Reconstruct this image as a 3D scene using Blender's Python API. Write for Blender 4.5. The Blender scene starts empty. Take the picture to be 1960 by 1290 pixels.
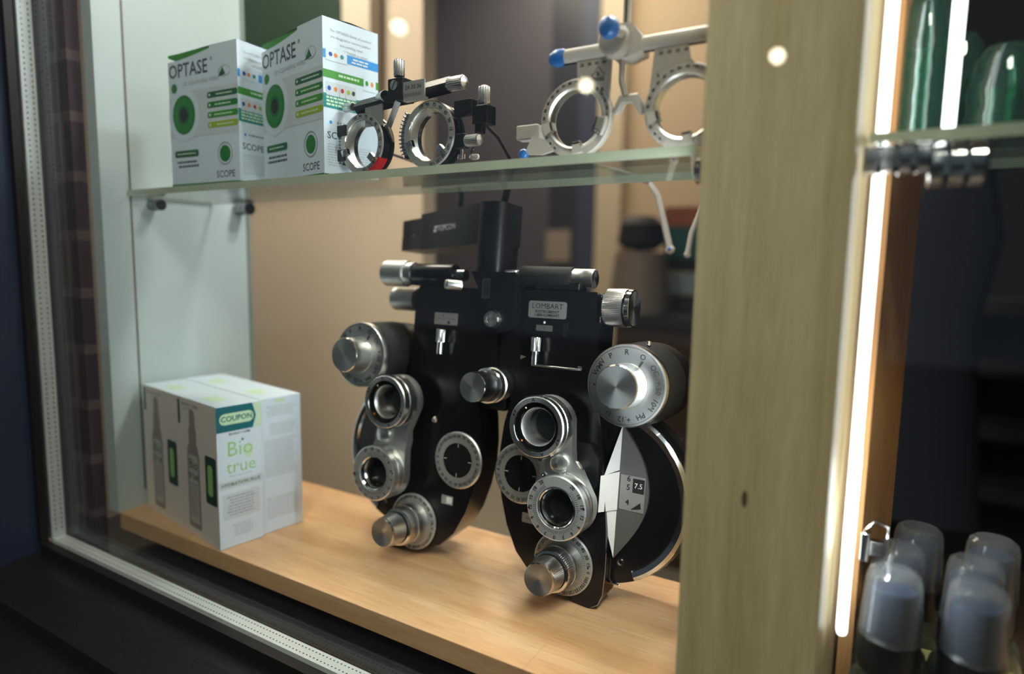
import bpy, bmesh, math, random
from math import sin, cos, pi, radians as R_
from mathutils import Vector as V, Matrix as M4

sc = bpy.context.scene
COL = sc.collection
random.seed(7)

# ------------------------------------------------------------------ camera
CAM = V((0, 0, .30)); FPX = 1200.0
yaw, pitch, roll = R_(30.32), R_(6.54), R_(1.0)
fw = V((-sin(yaw) * cos(pitch), cos(yaw) * cos(pitch), -sin(pitch)))
rt0 = fw.cross(V((0, 0, 1))).normalized(); up0 = rt0.cross(fw)
rt = rt0 * cos(roll) + up0 * sin(roll); up = up0 * cos(roll) - rt0 * sin(roll)
cd = bpy.data.cameras.new('camera'); cam = bpy.data.objects.new('camera', cd); COL.objects.link(cam)
mm = M4.Identity(3); mm.col[0] = rt; mm.col[1] = up; mm.col[2] = -fw
cam.matrix_world = M4.Translation(CAM) @ mm.to_4x4()
cd.sensor_width = 36; cd.sensor_fit = 'HORIZONTAL'; cd.lens = 36 * FPX / 1960
cd.clip_start = .01; cd.clip_end = 60
cd.dof.use_dof = True; cd.dof.focus_distance = .53; cd.dof.aperture_fstop = 2.3
sc.camera = cam

# ------------------------------------------------------------------ world, lights, exposure
w = bpy.data.worlds.new('dusk_sky'); sc.world = w; w.use_nodes = True
bgn = w.node_tree.nodes['Background']
bgn.inputs[0].default_value = (.34, .42, .52, 1); bgn.inputs[1].default_value = .15
sc.view_settings.view_transform = 'Standard'; sc.view_settings.look = 'None'
sc.view_settings.exposure = .16; sc.view_settings.gamma = 1; sc.view_settings.use_curve_mapping = False

def area(name, loc, target, size, power, col, sy=None):
    l = bpy.data.lights.new(name, 'AREA'); l.energy = power; l.color = col; l.size = size
    if sy: l.shape = 'RECTANGLE'; l.size_y = sy
    o = bpy.data.objects.new(name, l); COL.objects.link(o); o.location = loc
    o.rotation_euler = (V(target) - V(loc)).to_track_quat('-Z', 'Y').to_euler(); return o
WARM = (1, .84, .66); COOL = (.86, .93, 1)
area('shop_downlight_case', (-.30, .72, 1.0), (-.35, .5, 0), .10, 3.1, (1, .87, .72))
area('shop_downlight_left', (-.75, .60, 1.25), (-.62, .5, 0), .12, 2.4, (1, .9, .78))
area('shop_ceiling_panel', (-2.0, 3.4, 2.9), (-2.0, 3.4, 0), 1.8, 85, WARM)
area('shop_wall_washer', (-1.25, .70, 1.6), (-1.15, 1.2, .1), .6, 29.0, (1, .88, .76))
area('case_led_bar', (-.0990, .50, .56), (-.5, .46, .50), .008, .9, COOL, .30)
area('case_led_bar_lower', (-.0990, .398, .19), (-.5, .43, .17), .008, 1.3, COOL, .32)
area('carton_fill_right', (-.12, .70, .95), (-.45, .44, .12), .10, 3.4, (.90, .95, 1))  # added fill, brightens the right-hand faces of the cartons
area('bay_fill_lower', (-.0118, .412, .15), (.05, .45, .13), .004, .30, COOL, .14)  # added light that boosts the strip's glow on the spray bottles
area('street_light', (.5, -1.1, 2.2), (-.3, .4, .2), .5, 40, (1, .92, .80))
area('light_strip_glow', (-.0085, .436, .32), (.02, .50, .32), .004, .12, COOL, .5)

# ------------------------------------------------------------------ pixel helpers
def ray(px, py): return fw + rt * ((px - 980) / FPX) - up * ((py - 645) / FPX)
def W(px, py, ax, val):
    d = ray(px, py); i = 'XYZ'.index(ax); return CAM + d * ((val - CAM[i]) / d[i])
def frame_hit(px, py, M, yl=0):
    Mi = M.inverted(); c = Mi @ CAM; d = Mi.to_3x3() @ ray(px, py)
    return c + d * ((yl - c.y) / d.y)

# ------------------------------------------------------------------ materials
def srgb(r, g, b):
    f = lambda c: (c / 255 / 12.92) if c / 255 <= .04045 else ((c / 255 + .055) / 1.055) ** 2.4
    return (f(r), f(g), f(b), 1)
MAT = {}
def mat(name, col, rough=.5, metal=0, spec=.5, coat=0, **kw):
    m = bpy.data.materials.new(name); m.use_nodes = True; n = m.node_tree.nodes; l = m.node_tree.links
    b = n['Principled BSDF']; b.inputs['Base Color'].default_value = col; b.inputs['Roughness'].default_value = rough
    b.inputs['Metallic'].default_value = metal; b.inputs['Specular IOR Level'].default_value = spec
    b.inputs['Coat Weight'].default_value = coat
    if kw.get('noise'):
        sc_, amt = kw['noise']; t = n.new('ShaderNodeTexNoise'); t.inputs['Scale'].default_value = sc_; t.inputs['Detail'].default_value = 6
        tc = n.new('ShaderNodeTexCoord'); l.new(tc.outputs['Object'], t.inputs['Vector'])
        mx = n.new('ShaderNodeMix'); mx.data_type = 'RGBA'; mx.inputs['A'].default_value = tuple(c * (1 - amt) for c in col[:3]) + (1,)
        mx.inputs['B'].default_value = tuple(min(1, c * (1 + amt)) for c in col[:3]) + (1,)
        l.new(t.outputs['Fac'], mx.inputs['Factor']); l.new(mx.outputs['Result'], b.inputs['Base Color'])
    if kw.get('bump'):
        sc_, st = kw['bump']; t = n.new('ShaderNodeTexNoise'); t.inputs['Scale'].default_value = sc_; t.inputs['Detail'].default_value = 3
        tc = n.new('ShaderNodeTexCoord'); l.new(tc.outputs['Object'], t.inputs['Vector'])
        bp = n.new('ShaderNodeBump'); bp.inputs['Strength'].default_value = st; bp.inputs['Distance'].default_value = .0006
        l.new(t.outputs['Fac'], bp.inputs['Height']); l.new(bp.outputs['Normal'], b.inputs['Normal'])
    if kw.get('turned'):
        b.inputs['Anisotropic'].default_value = kw['turned']; tg = n.new('ShaderNodeTangent'); tg.direction_type = 'RADIAL'; tg.axis = 'Z'
        l.new(tg.outputs[0], b.inputs['Tangent'])
    if kw.get('emit'):
        b.inputs['Emission Color'].default_value = kw['emit'][0]; b.inputs['Emission Strength'].default_value = kw['emit'][1]
    MAT[name] = m; return m

def wood(name, c1, c2, c3, stretch, scale, rough=.38, staves=None):
    m = bpy.data.materials.new(name); m.use_nodes = True; n = m.node_tree.nodes; l = m.node_tree.links
    b = n['Principled BSDF']; b.inputs['Roughness'].default_value = rough
    tc = n.new('ShaderNodeTexCoord'); mp = n.new('ShaderNodeMapping'); mp.inputs['Scale'].default_value = stretch
    l.new(tc.outputs['Object'], mp.inputs['Vector'])
    a = n.new('ShaderNodeTexNoise'); a.inputs['Scale'].default_value = scale; a.inputs['Detail'].default_value = 8; a.inputs['Distortion'].default_value = .6
    l.new(mp.outputs[0], a.inputs['Vector'])
    r = n.new('ShaderNodeValToRGB'); e = r.color_ramp.elements
    e[0].position = .3; e[0].color = c1; e[1].position = .72; e[1].color = c3; k = e.new(.5); k.color = c2
    l.new(a.outputs['Fac'], r.inputs['Fac'])
    out = r.outputs['Color']
    f = n.new('ShaderNodeTexNoise'); f.inputs['Scale'].default_value = scale * 9; f.inputs['Detail'].default_value = 3
    l.new(mp.outputs[0], f.inputs['Vector'])
    mx = n.new('ShaderNodeMix'); mx.data_type = 'RGBA'; mx.blend_type = 'MULTIPLY'; mx.inputs['Factor'].default_value = .35
    rr = n.new('ShaderNodeValToRGB'); rr.color_ramp.elements[0].position = .3; rr.color_ramp.elements[0].color = (.6, .55, .5, 1); rr.color_ramp.elements[1].position = .6
    l.new(f.outputs['Fac'], rr.inputs['Fac']); l.new(out, mx.inputs['A']); l.new(rr.outputs['Color'], mx.inputs['B']); out = mx.outputs['Result']
    if staves:
        bk = n.new('ShaderNodeTexBrick'); bk.inputs['Color1'].default_value = (1.05, 1.03, 1, 1); bk.inputs['Color2'].default_value = (.80, .77, .73, 1)
        bk.inputs['Mortar'].default_value = (.72, .66, .6, 1); bk.inputs['Scale'].default_value = 1; bk.inputs['Mortar Size'].default_value = .0004
        bk.inputs['Brick Width'].default_value = staves[0]; bk.inputs['Row Height'].default_value = staves[1]; bk.inputs['Bias'].default_value = -.3
        l.new(tc.outputs['Object'], bk.inputs['Vector'])
        m2 = n.new('ShaderNodeMix'); m2.data_type = 'RGBA'; m2.blend_type = 'MULTIPLY'; m2.inputs['Factor'].default_value = .55
        l.new(out, m2.inputs['A']); l.new(bk.outputs['Color'], m2.inputs['B']); out = m2.outputs['Result']
    l.new(out, b.inputs['Base Color']); MAT[name] = m; return m

def thin_glass(name, tint=(1, 1, 1, 1), f0=.04, milk=0, rough=0, milkcol=(1, 1, 1, 1)):
    m = bpy.data.materials.new(name); m.use_nodes = True; n = m.node_tree.nodes; l = m.node_tree.links; n.clear()
    o = n.new('ShaderNodeOutputMaterial'); lw = n.new('ShaderNodeLayerWeight'); lw.inputs['Blend'].default_value = .5
    p = n.new('ShaderNodeMath'); p.operation = 'POWER'; p.inputs[1].default_value = 5; l.new(lw.outputs['Facing'], p.inputs[0])
    ma = n.new('ShaderNodeMath'); ma.operation = 'MULTIPLY_ADD'; ma.inputs[1].default_value = 1 - f0; ma.inputs[2].default_value = f0; l.new(p.outputs[0], ma.inputs[0])
    t = n.new('ShaderNodeBsdfTransparent'); t.inputs[0].default_value = tint; g = n.new('ShaderNodeBsdfGlossy'); g.inputs['Roughness'].default_value = rough
    mx = n.new('ShaderNodeMixShader'); l.new(ma.outputs[0], mx.inputs[0]); l.new(t.outputs[0], mx.inputs[1]); l.new(g.outputs[0], mx.inputs[2])
    if milk:
        d = n.new('ShaderNodeBsdfTranslucent'); d.inputs[0].default_value = milkcol; df = n.new('ShaderNodeBsdfDiffuse'); df.inputs[0].default_value = milkcol
        md = n.new('ShaderNodeMixShader'); l.new(d.outputs[0], md.inputs[1]); l.new(df.outputs[0], md.inputs[2])
        m2 = n.new('ShaderNodeMixShader'); m2.inputs[0].default_value = milk; l.new(mx.outputs[0], m2.inputs[1]); l.new(md.outputs[0], m2.inputs[2]); l.new(m2.outputs[0], o.inputs[0])
    else: l.new(mx.outputs[0], o.inputs[0])
    MAT[name] = m; return m

def brick(name, c1, c2, mort):
    m = bpy.data.materials.new(name); m.use_nodes = True; n = m.node_tree.nodes; l = m.node_tree.links; b = n['Principled BSDF']
    tc = n.new('ShaderNodeTexCoord'); mp = n.new('ShaderNodeMapping'); mp.inputs['Rotation'].default_value = (R_(90), 0, 0)
    bk = n.new('ShaderNodeTexBrick'); bk.inputs['Color1'].default_value = c1; bk.inputs['Color2'].default_value = c2; bk.inputs['Mortar'].default_value = mort
    bk.inputs['Scale'].default_value = 1; bk.inputs['Brick Width'].default_value = .2; bk.inputs['Row Height'].default_value = .065; bk.inputs['Mortar Size'].default_value = .006
    l.new(tc.outputs['Object'], mp.inputs['Vector']); l.new(mp.outputs[0], bk.inputs['Vector']); l.new(bk.outputs['Color'], b.inputs['Base Color'])
    b.inputs['Roughness'].default_value = .8; MAT[name] = m

wood('board_wood', srgb(204, 156, 110), srgb(216, 172, 128), srgb(226, 186, 146), (1.2, 14, 14), 3.2, .32, staves=(.42, .047))
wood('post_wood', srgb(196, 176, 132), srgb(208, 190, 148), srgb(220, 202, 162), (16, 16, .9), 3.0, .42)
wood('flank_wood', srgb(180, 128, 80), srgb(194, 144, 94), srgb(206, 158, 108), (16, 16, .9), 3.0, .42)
mat('white_wall', srgb(196, 208, 208), .35, noise=(3, .04)); mat('beige', srgb(198, 178, 154), .8, noise=(2, .03))
mat('beige_far', srgb(200, 178, 152), .8); mat('cream', srgb(205, 190, 168), .6); mat('taupe_floor', srgb(150, 142, 128), .5, noise=(3, .1))
mat('door_grey', srgb(84, 82, 92), .45); mat('door_dark', srgb(52, 54, 66), .35); mat('door_blue', srgb(62, 70, 92), .4)
mat('dark_counter', srgb(62, 48, 38), .5, noise=(4, .2)); mat('very_dark', srgb(26, 25, 27), .7); mat('brown_floor', srgb(96, 74, 58), .6, noise=(5, .2))
mat('navy_cloth', srgb(20, 26, 42), .9); mat('red_cloth', srgb(80, 26, 24), .9); mat('charcoal', srgb(50, 48, 50), .7)
mat('black_gloss', (.005, .005, .006, 1), .20, 0, .42, bump=(900, .12)); mat('black_satin', (.008, .008, .009, 1), .34, 0, .32, bump=(700, .25))
mat('black_rough', (.012, .012, .012, 1), .6, 0, .22, bump=(1400, .8)); mat('black_hole', (.002, .002, .002, 1), .12)
mat('aluminium', (.74, .74, .73, 1), .30, 1, turned=.75); mat('aluminium_matt', (.62, .62, .60, 1), .42, 1); mat('chrome', (.86, .86, .86, 1), .10, 1)
mat('knurled', (.66, .66, .66, 1), .28, 1); mat('dark_chrome', (.32, .32, .33, 1), .2, 1); mat('knurl_dark', (.10, .11, .12, 1), .32, 1)
mat('dial_grey', (.50, .50, .48, 1), .36, .65); mat('ink', (.006, .006, .006, 1), .6); mat('white_ink', (.75, .75, .75, 1), .5); mat('grey_ink', (.30, .33, .36, 1), .6)
mat('faint_ink', (.50, .55, .60, 1), .7); mat('orange_dot', srgb(230, 120, 20), .4); mat('red_ring', srgb(190, 12, 18), .3)
mat('lens_dark', (.012, .013, .014, 1), .04, 0, .9); mat('plate_silver', (.55, .54, .51, 1), .38, .8); mat('window_grey', (.20, .20, .19, 1), .34, .6)
mat('prism_white', (.86, .85, .86, 1), .3, .2); mat('edge_wear', (.5, .48, .44, 1), .4, .8)
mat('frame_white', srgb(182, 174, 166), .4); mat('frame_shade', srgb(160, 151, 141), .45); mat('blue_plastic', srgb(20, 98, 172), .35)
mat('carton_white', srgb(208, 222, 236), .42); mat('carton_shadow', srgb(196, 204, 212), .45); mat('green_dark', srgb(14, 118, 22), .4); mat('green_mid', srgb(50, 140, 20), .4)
mat('green_lime', srgb(150, 180, 10), .4); mat('green_deep', srgb(10, 90, 45), .4); mat('text_dark', srgb(52, 58, 66), .5); mat('text_green', srgb(20, 90, 40), .5)
mat('sky_blue', srgb(40, 140, 215), .4); mat('teal', srgb(15, 130, 130), .4); mat('teal_dark', srgb(6, 98, 108), .4); mat('pale_green', srgb(196, 224, 190), .5)
mat('bio_green', srgb(150, 200, 120), .5); mat('bio_side', srgb(226, 214, 208), .45); mat('bottle_grey', srgb(150, 140, 138), .45); mat('bottle_lite', srgb(188, 184, 176), .45)
mat('label_grey', srgb(198, 206, 214), .5); mat('bio_dark', srgb(30, 66, 58), .5); mat('orange_ink', srgb(220, 130, 30), .5); mat('blue_ink', srgb(20, 70, 160), .5); mat('purple_ink', srgb(110, 60, 120), .5)
mat('iris_green', srgb(30, 125, 35), .4); mat('grey_card', srgb(176, 184, 192), .5)
mat('alu_spacer', (.72, .78, .78, 1), .5, .25); mat('frame_blue', srgb(44, 54, 78), .38, .2); mat('frame_black', srgb(20, 21, 24), .42, bump=(500, .5)); mat('gasket', (.006, .006, .006, 1), .5)
mat('sill_black', (.010, .010, .011, 1), .33, bump=(420, .9)); mat('ledge_black', (.006, .006, .007, 1), .16)
brick('brick_reflection', srgb(58, 34, 34), srgb(48, 28, 30), srgb(84, 66, 62))  # colours of a brick wall mirrored in the pane
mat('asphalt', srgb(44, 44, 46), .8); mat('ceiling_white', srgb(210, 200, 185), .8)
mat('shelf_edge', srgb(176, 184, 162), .25, 0, .6, noise=(30, .15)); mat('led_white', (1, 1, 1, 1), .5, emit=((.93, .96, 1, 1), 4.5)); mat('lamp_globe', (1, 1, 1, 1), .5, emit=((1, .86, .62, 1), 22))
mat('aqua_edge', srgb(140, 152, 142), .3); mat('poster_green', srgb(18, 44, 22), .6, noise=(9, .45)); mat('brown_frame', srgb(96, 78, 58), .5)
mat('spray_black', (.008, .009, .011, 1), .35); mat('pump_navy', srgb(44, 58, 80), .4); mat('pink_cloth', srgb(226, 120, 180), .8)
mat('grey_plastic', srgb(150, 138, 128), .5); mat('teal_book', srgb(30, 110, 105), .6); mat('yellow_book', srgb(170, 150, 30), .6); mat('red_book', srgb(190, 110, 80), .6); mat('paper', srgb(170, 190, 190), .7)
thin_glass('pane_glass', (.97, .985, .975, 1)); thin_glass('shelf_glass', (.96, .975, .96, 1), .05); thin_glass('lens_glass', (.96, .97, .96, 1), .06)
thin_glass('cap_clear', (.94, .96, .98, 1), .08, .09, .04); thin_glass('bottle_glass', (.84, .95, .90, 1), .06, .08, .03, (.7, .9, .8, 1)); thin_glass('green_glass', (.45, .80, .62, 1), .09, .07, .02, (.35, .75, .58, 1))

# ------------------------------------------------------------------ mesh builder
FC = {}
def text_geo(s, size, bold=0):
    k = (s, size, bold)
    if k not in FC:
        c = bpy.data.curves.new('t', 'FONT'); c.body = s; c.size = size; c.align_x = 'CENTER'; c.align_y = 'CENTER'; c.offset = bold; c.resolution_u = 2
        o = bpy.data.objects.new('t', c); COL.objects.link(o); bpy.context.view_layer.update()
        me = o.evaluated_get(bpy.context.evaluated_depsgraph_get()).to_mesh()
        FC[k] = ([v.co.copy() for v in me.vertices], [tuple(p.vertices) for p in me.polygons])
        bpy.data.objects.remove(o); bpy.data.curves.remove(c)
    return FC[k]
I4 = M4.Identity(4)
def fr(o, x, z):                 # frame: local x -> x, local y -> z (up), local z -> outward normal
    x = V(x).normalized(); z = V(z).normalized(); m = M4.Identity(4); n = x.cross(z)
    for i, c in enumerate((x, z, n)): m[0][i], m[1][i], m[2][i] = c
    m.translation = V(o); return m
def front(x, z, y=0, rot=0): return fr((x, y, z), (1, 0, 0), (0, 0, 1)) @ M4.Rotation(rot, 4, 'Z')
AXM = {'-y': M4.Rotation(R_(90), 4, 'X'), '+y': M4.Rotation(R_(-90), 4, 'X'), '+x': M4.Rotation(R_(90), 4, 'Y'), '-x': M4.Rotation(R_(-90), 4, 'Y'), '+z': I4, '-z': M4.Rotation(pi, 4, 'X')}
def ax(x, y, z, a='-y'): return M4.Translation((x, y, z)) @ AXM[a]   # local +z points along a

class MB:
    def __init__(s): s.v = []; s.f = []; s.m = []; s.ms = []
    def mi(s, m):
        if m not in s.ms: s.ms.append(m)
        return s.ms.index(m)
    def add(s, vs, fs, m, T=I4):
        b = len(s.v); s.v += [T @ V(v) for v in vs]; k = s.mi(m)
        for f in fs: s.f.append(tuple(b + i for i in f)); s.m.append(k)
        return s
    def box(s, a, b, m, T=I4):
        (x0, y0, z0), (x1, y1, z1) = a, b
        vs = [(x0, y0, z0), (x1, y0, z0), (x1, y1, z0), (x0, y1, z0), (x0, y0, z1), (x1, y0, z1), (x1, y1, z1), (x0, y1, z1)]
        return s.add(vs, [(0, 3, 2, 1), (4, 5, 6, 7), (0, 1, 5, 4), (1, 2, 6, 5), (2, 3, 7, 6), (3, 0, 4, 7)], m, T)
    def prism(s, pts, h0, h1, m, T=I4, cap=None):        # outline in local xy, extruded along z
        n = len(pts); vs = [(x, y, h0) for x, y in pts] + [(x, y, h1) for x, y in pts]
        s.add(vs, [(i, (i + 1) % n, n + (i + 1) % n, n + i) for i in range(n)], m, T)
        s.add(vs, [tuple(range(n, 2 * n)), tuple(reversed(range(n)))], cap or m, T); return s
    def lathe(s, prof, m, T=I4, seg=48, ms=None, a0=0, a1=2 * pi):   # prof (r, z, knurl)
        full = abs(a1 - a0) > 6.28; ns = seg if full else seg + 1; vs = []
        for p in prof:
            r, z = p[0], p[1]; k = p[2] if len(p) > 2 else 0
            for i in range(ns):
                a = a0 + (a1 - a0) * i / seg; q = r - (k if i % 2 else 0); vs.append((q * cos(a), q * sin(a), z))
        for j in range(len(prof) - 1):
            mm_ = ms[j] if ms else m
            fs = [(j * ns + i, j * ns + (i + 1) % ns, (j + 1) * ns + (i + 1) % ns, (j + 1) * ns + i) for i in range(seg)]
            s.add(vs, fs, mm_, T) if j == 0 else s._f(fs, mm_, len(vs))
        return s
    def _f(s, fs, m, n):
        b = len(s.v) - n; k = s.mi(m)
        for f in fs: s.f.append(tuple(b + i for i in f)); s.m.append(k)
    def ring(s, ri, ro, z0, z1, m, T=I4, seg=64, a0=0, a1=2 * pi, ms=None):
        return s.lathe([(ri, z0), (ro, z0), (ro, z1), (ri, z1), (ri, z0)], m, T, seg, ms, a0, a1)
    def disc(s, r, z, m, T=I4, seg=40):
        return s.add([(r * cos(2 * pi * i / seg), r * sin(2 * pi * i / seg), z) for i in range(seg)], [tuple(range(seg))], m, T)
    def text(s, t, size, m, T=I4, bold=0, sx=1):
        vs, fs = text_geo(t, size, bold); return s.add([(v.x * sx, v.y, 0) for v in vs], fs, m, T)
    def rect(s, x0, y0, x1, y1, m, T=I4, z=0): return s.add([(x0, y0, z), (x1, y0, z), (x1, y1, z), (x0, y1, z)], [(0, 1, 2, 3)], m, T)
    def rrect(s, x0, y0, x1, y1, r, m, T=I4, z=0, h=None):
        p = []
        for cx, cy, a in ((x1 - r, y0 + r, -90), (x1 - r, y1 - r, 0), (x0 + r, y1 - r, 90), (x0 + r, y0 + r, 180)):
            p += [(cx + r * cos(R_(a + t)), cy + r * sin(R_(a + t))) for t in (0, 22.5, 45, 67.5, 90)]
        if h is None: return s.add([(x, y, z) for x, y in p], [tuple(range(len(p)))], m, T)
        return s.prism(p, z, z + h, m, T)
    def ell(s, cx, cy, rx, ry, m, T=I4, z=0, n=32):
        return s.add([(cx + rx * cos(2 * pi * i / n), cy + ry * sin(2 * pi * i / n), z) for i in range(n)], [tuple(range(n))], m, T)
    def tube(s, pts, r, m, seg=10, flat=1):
        pts = [V(p) for p in pts]; n = len(pts); vs = []
        rr = r if isinstance(r, (list, tuple)) else [r] * n; last = None
        for i, p in enumerate(pts):
            d = (pts[min(i + 1, n - 1)] - pts[max(i - 1, 0)]).normalized()
            if last is None: last = d.cross(V((0, 0, 1)) if abs(d.z) < .9 else V((1, 0, 0))).normalized()
            u = (last - d * last.dot(d)).normalized(); last = u; v = d.cross(u)
            vs += [p + u * (rr[i] * cos(2 * pi * k / seg)) * flat + v * (rr[i] * sin(2 * pi * k / seg)) for k in range(seg)]
        fs = [(i * seg + k, i * seg + (k + 1) % seg, (i + 1) * seg + (k + 1) % seg, (i + 1) * seg + k) for i in range(n - 1) for k in range(seg)]
        fs += [tuple(reversed(range(seg))), tuple(range((n - 1) * seg, n * seg))]
        return s.add(vs, fs, m)
    def ball(s, c, r, m, n=16, squash=(1, 1, 1)):
        T = M4.Translation(c) @ M4.Diagonal((*squash, 1))
        return s.lathe([(max(r * sin(pi * i / n), 1e-5), -r * cos(pi * i / n)) for i in range(n + 1)], m, T, 24)
    def build(s, name, parent=None, T=None, smooth=True, bevel=0, bseg=2, kind=None, fix=True):
        me = bpy.data.meshes.new(name); me.from_pydata([tuple(v) for v in s.v], [], s.f)
        for m in s.ms: me.materials.append(MAT[m])
        me.polygons.foreach_set('material_index', s.m)
        if smooth:
            me.polygons.foreach_set('use_smooth', [True] * len(me.polygons)); me.set_sharp_from_angle(angle=R_(32))
        me.update(); o = bpy.data.objects.new(name, me); COL.objects.link(o)
        if parent: o.parent = parent
        if T is not None: o.matrix_local = T
        if bevel:
            b = o.modifiers.new('bevel', 'BEVEL'); b.width = bevel; b.segments = bseg; b.limit_method = 'ANGLE'; b.angle_limit = R_(40); b.harden_normals = True
        if kind: o['kind'] = kind
        return o
def lathe_part(name, prof, m, T, parent, seg=48, ms=None):
    return MB().lathe(prof, m, I4, seg, ms).build(name, parent, T)
def thing(name, label, cat, T=I4, group=None):
    o = bpy.data.objects.new(name, None); COL.objects.link(o); o.matrix_world = T; o.empty_display_size = .02
    o['label'] = label; o['category'] = cat
    if group: o['group'] = group
    return o
def tag(o, label, cat, group=None):
    o['label'] = label; o['category'] = cat
    if group: o['group'] = group
    return o
def loop_copy(root, T, label, group=None):
    def cp(o, par):
        c = o.copy(); COL.objects.link(c); c.parent = par
        for ch in list(o.children): cp(ch, c)
        return c
    c = cp(root, None); c.matrix_world = T; c['label'] = label
    if group: c['group'] = group
    return c
def S(name, mb, bevel=0): return mb.build(name, None, None, kind='structure', bevel=bevel, smooth=False)

# ================================================================== SETTING
XL = -.76                                          # inner face of the case's left wall
S('wall_left', MB().box((XL - .020, .383, .0), (XL, .569, 1.15), 'white_wall'))
mb = MB().box((XL - .0002, .4142, .02), (XL + .0006, .4160, 1.14), 'brown_frame'); S('trim_1', mb)          # shelf standard slot in the wall
S('trim_2', MB().box((XL - .004, .5695, .0003), (XL + .002, .574, 1.15), 'aqua_edge'))
S('wall_reveal', MB().box((-.845, .366, -.05), (XL - .0205, .380, 1.15), 'brick_reflection'))  # inner jamb, with the window's brick reflection painted into its colour
S('wall_partition', MB().box((-3.2, 1.2, -.85), (-.955, 1.25, 3.2), 'beige'))
S('wall_back', MB().box((-7, 4.72, -.85), (4.5, 4.8, 3.2), 'beige_far'))
S('wall_side', MB().box((-7.1, .2, -.85), (-7, 4.8, 3.2), 'beige_far'))
S('wall_right', MB().box((4.5, .2, -.85), (4.6, 4.8, 3.2), 'very_dark'))
S('floor', MB().box((-7, .36, -.9), (-.35, 4.72, -.85), 'taupe_floor').box((-.35, .36, -.9), (4.5, 4.72, -.85), 'brown_floor'))
S('ceiling', MB().box((-7.1, .20, 3.2), (4.6, 4.8, 3.25), 'ceiling_white'))
S('ground', MB().box((-9, -9, -.96), (9, .27, -.90), 'asphalt'))
S('wall_base', MB().box((-7, .30, -.9), (4.5, .345, -.062), 'frame_black'))
S('wall_street', MB().box((-7, .27, -.06), (-.90, .36, 3.2), 'frame_blue').box((-.90, .27, 1.20), (.95, .36, 3.2), 'frame_blue').box((.905, .27, -.06), (4.5, .36, 3.2), 'frame_blue'))
# dark double doors in the back wall with pale casing
def Yx(px, Y): return W(px, 300, 'Y', Y).x
d = MB().box((Yx(780, 4.66), 4.66, -.85), (Yx(1052, 4.66), 4.72, 2.7), 'door_grey'); S('door_1', d)
d = MB().box((Yx(1052, 4.66), 4.66, -.85), (Yx(1108, 4.66), 4.72, 2.7), 'door_dark').box((Yx(1108, 4.66), 4.64, -.85), (Yx(1143, 4.66), 4.72, 2.7), 'door_blue'); S('door_2', d)
S('trim_3', MB().box((Yx(1143, 4.6), 4.60, -.85), (Yx(1190, 4.6), 4.72, 2.7), 'cream'))
a_, b_ = W(1045, 500, 'Y', 4.655), W(1092, 440, 'Y', 4.655)
tag(MB().box((a_.x, 4.650, a_.z), (b_.x, 4.6585, b_.z), 'grey_plastic').build('door_reflection_patch'), 'pale patch standing in for a reflection on the dark door behind the phoropter', 'reflection patch')  # reflection on the door glass, made as a pale flat patch

# shop window: frame, spacer, two panes
ZB = -.030
fb = MB().box((-.90, .285, -.06), (-.8275, .330, 1.2), 'frame_blue')
fb.box((-.846, .262, -.06), (-.838, .285, 1.2), 'frame_blue')
S('window_1_frame', fb, .003)
S('window_1_gasket', MB().box((-.8275, .326, -.03), (-.8185, .334, 1.2), 'gasket').box((-.8185, .3245, -.062), (.9, .334, -.0300), 'gasket'))
sp = MB(); sp.box((-.832, .3385, -.03), (-.8200, .3525, 1.2), 'alu_spacer'); sp.box((-.82, .3385, -.042), (.9, .3525, ZB), 'alu_spacer')
for k in range(170):                               # perforations of the spacer bar
    z = -.02 + k * .0058
    for y in (.3422, .3488): sp.box((-.8205, y - .0006, z), (-.8197, y + .0006, z + .0020), 'dark_chrome')
for k in range(330):
    x = -.812 + k * .0042
    for y in (.3422, .3488): sp.box((x, y - .0005, ZB - .0005), (x + .0016, y + .0005, ZB + .0002), 'dark_chrome')
S('window_1_spacer', sp)
S('window_1_pane', MB().box((-.8195, .3345, -.029), (.9, .3383, 1.2), 'pane_glass'))
S('window_2_pane', MB().box((-.8195, .3527, -.029), (.9, .3565, 1.2), 'pane_glass'))
# outer sill with a step, inner ledge
sl = MB().prism([(.262, -.075), (.262, -.052), (.305, -.043), (.3255, -.043), (.3255, -.08)], -.90, .9, 'sill_black', fr((0, 0, 0), (0, 1, 0), (0, 0, 1)) @ M4.Identity(4))
S('sill_outer', sl)
S('wall_apron', MB().box((-.9, .20, -.9), (.9, .262, -.068), 'frame_black'))
S('sill_inner', MB().box((-.846, .3566, -.056), (.9, .62, -.036), 'ledge_black'))
S('window_1_inner_frame', MB().box((-.846, .3566, -.036), (-.8215, .3655, 1.2), 'gasket'))
# display board
tag(MB().box((XL, .384, -.0195), (.9, .577, 0), 'board_wood').build('display_board', smooth=False, bevel=.0008), 'pale maple board forming the base of the window display', 'board')
# post: front panel, angled right flank
po = MB().prism([(-.0975, .384), (-.0215, .384), (-.017, .388), (-.0045, .56), (-.0975, .56)], .0002, 1.15, 'post_wood')
S('pillar', po, .001)
# knot in the post
kn = W(1425, 955, 'Y', .3838)
S('trim_4', MB().ell(kn.x, kn.z, .0016, .0052, 'brown_frame', fr((0, .3838, 0), (1, 0, 0), (0, 0, 1))))
# light strip on the flank
def flank(t): return V((-.0168 + .0123 * (t - .388) / .172, t, 0))
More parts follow.
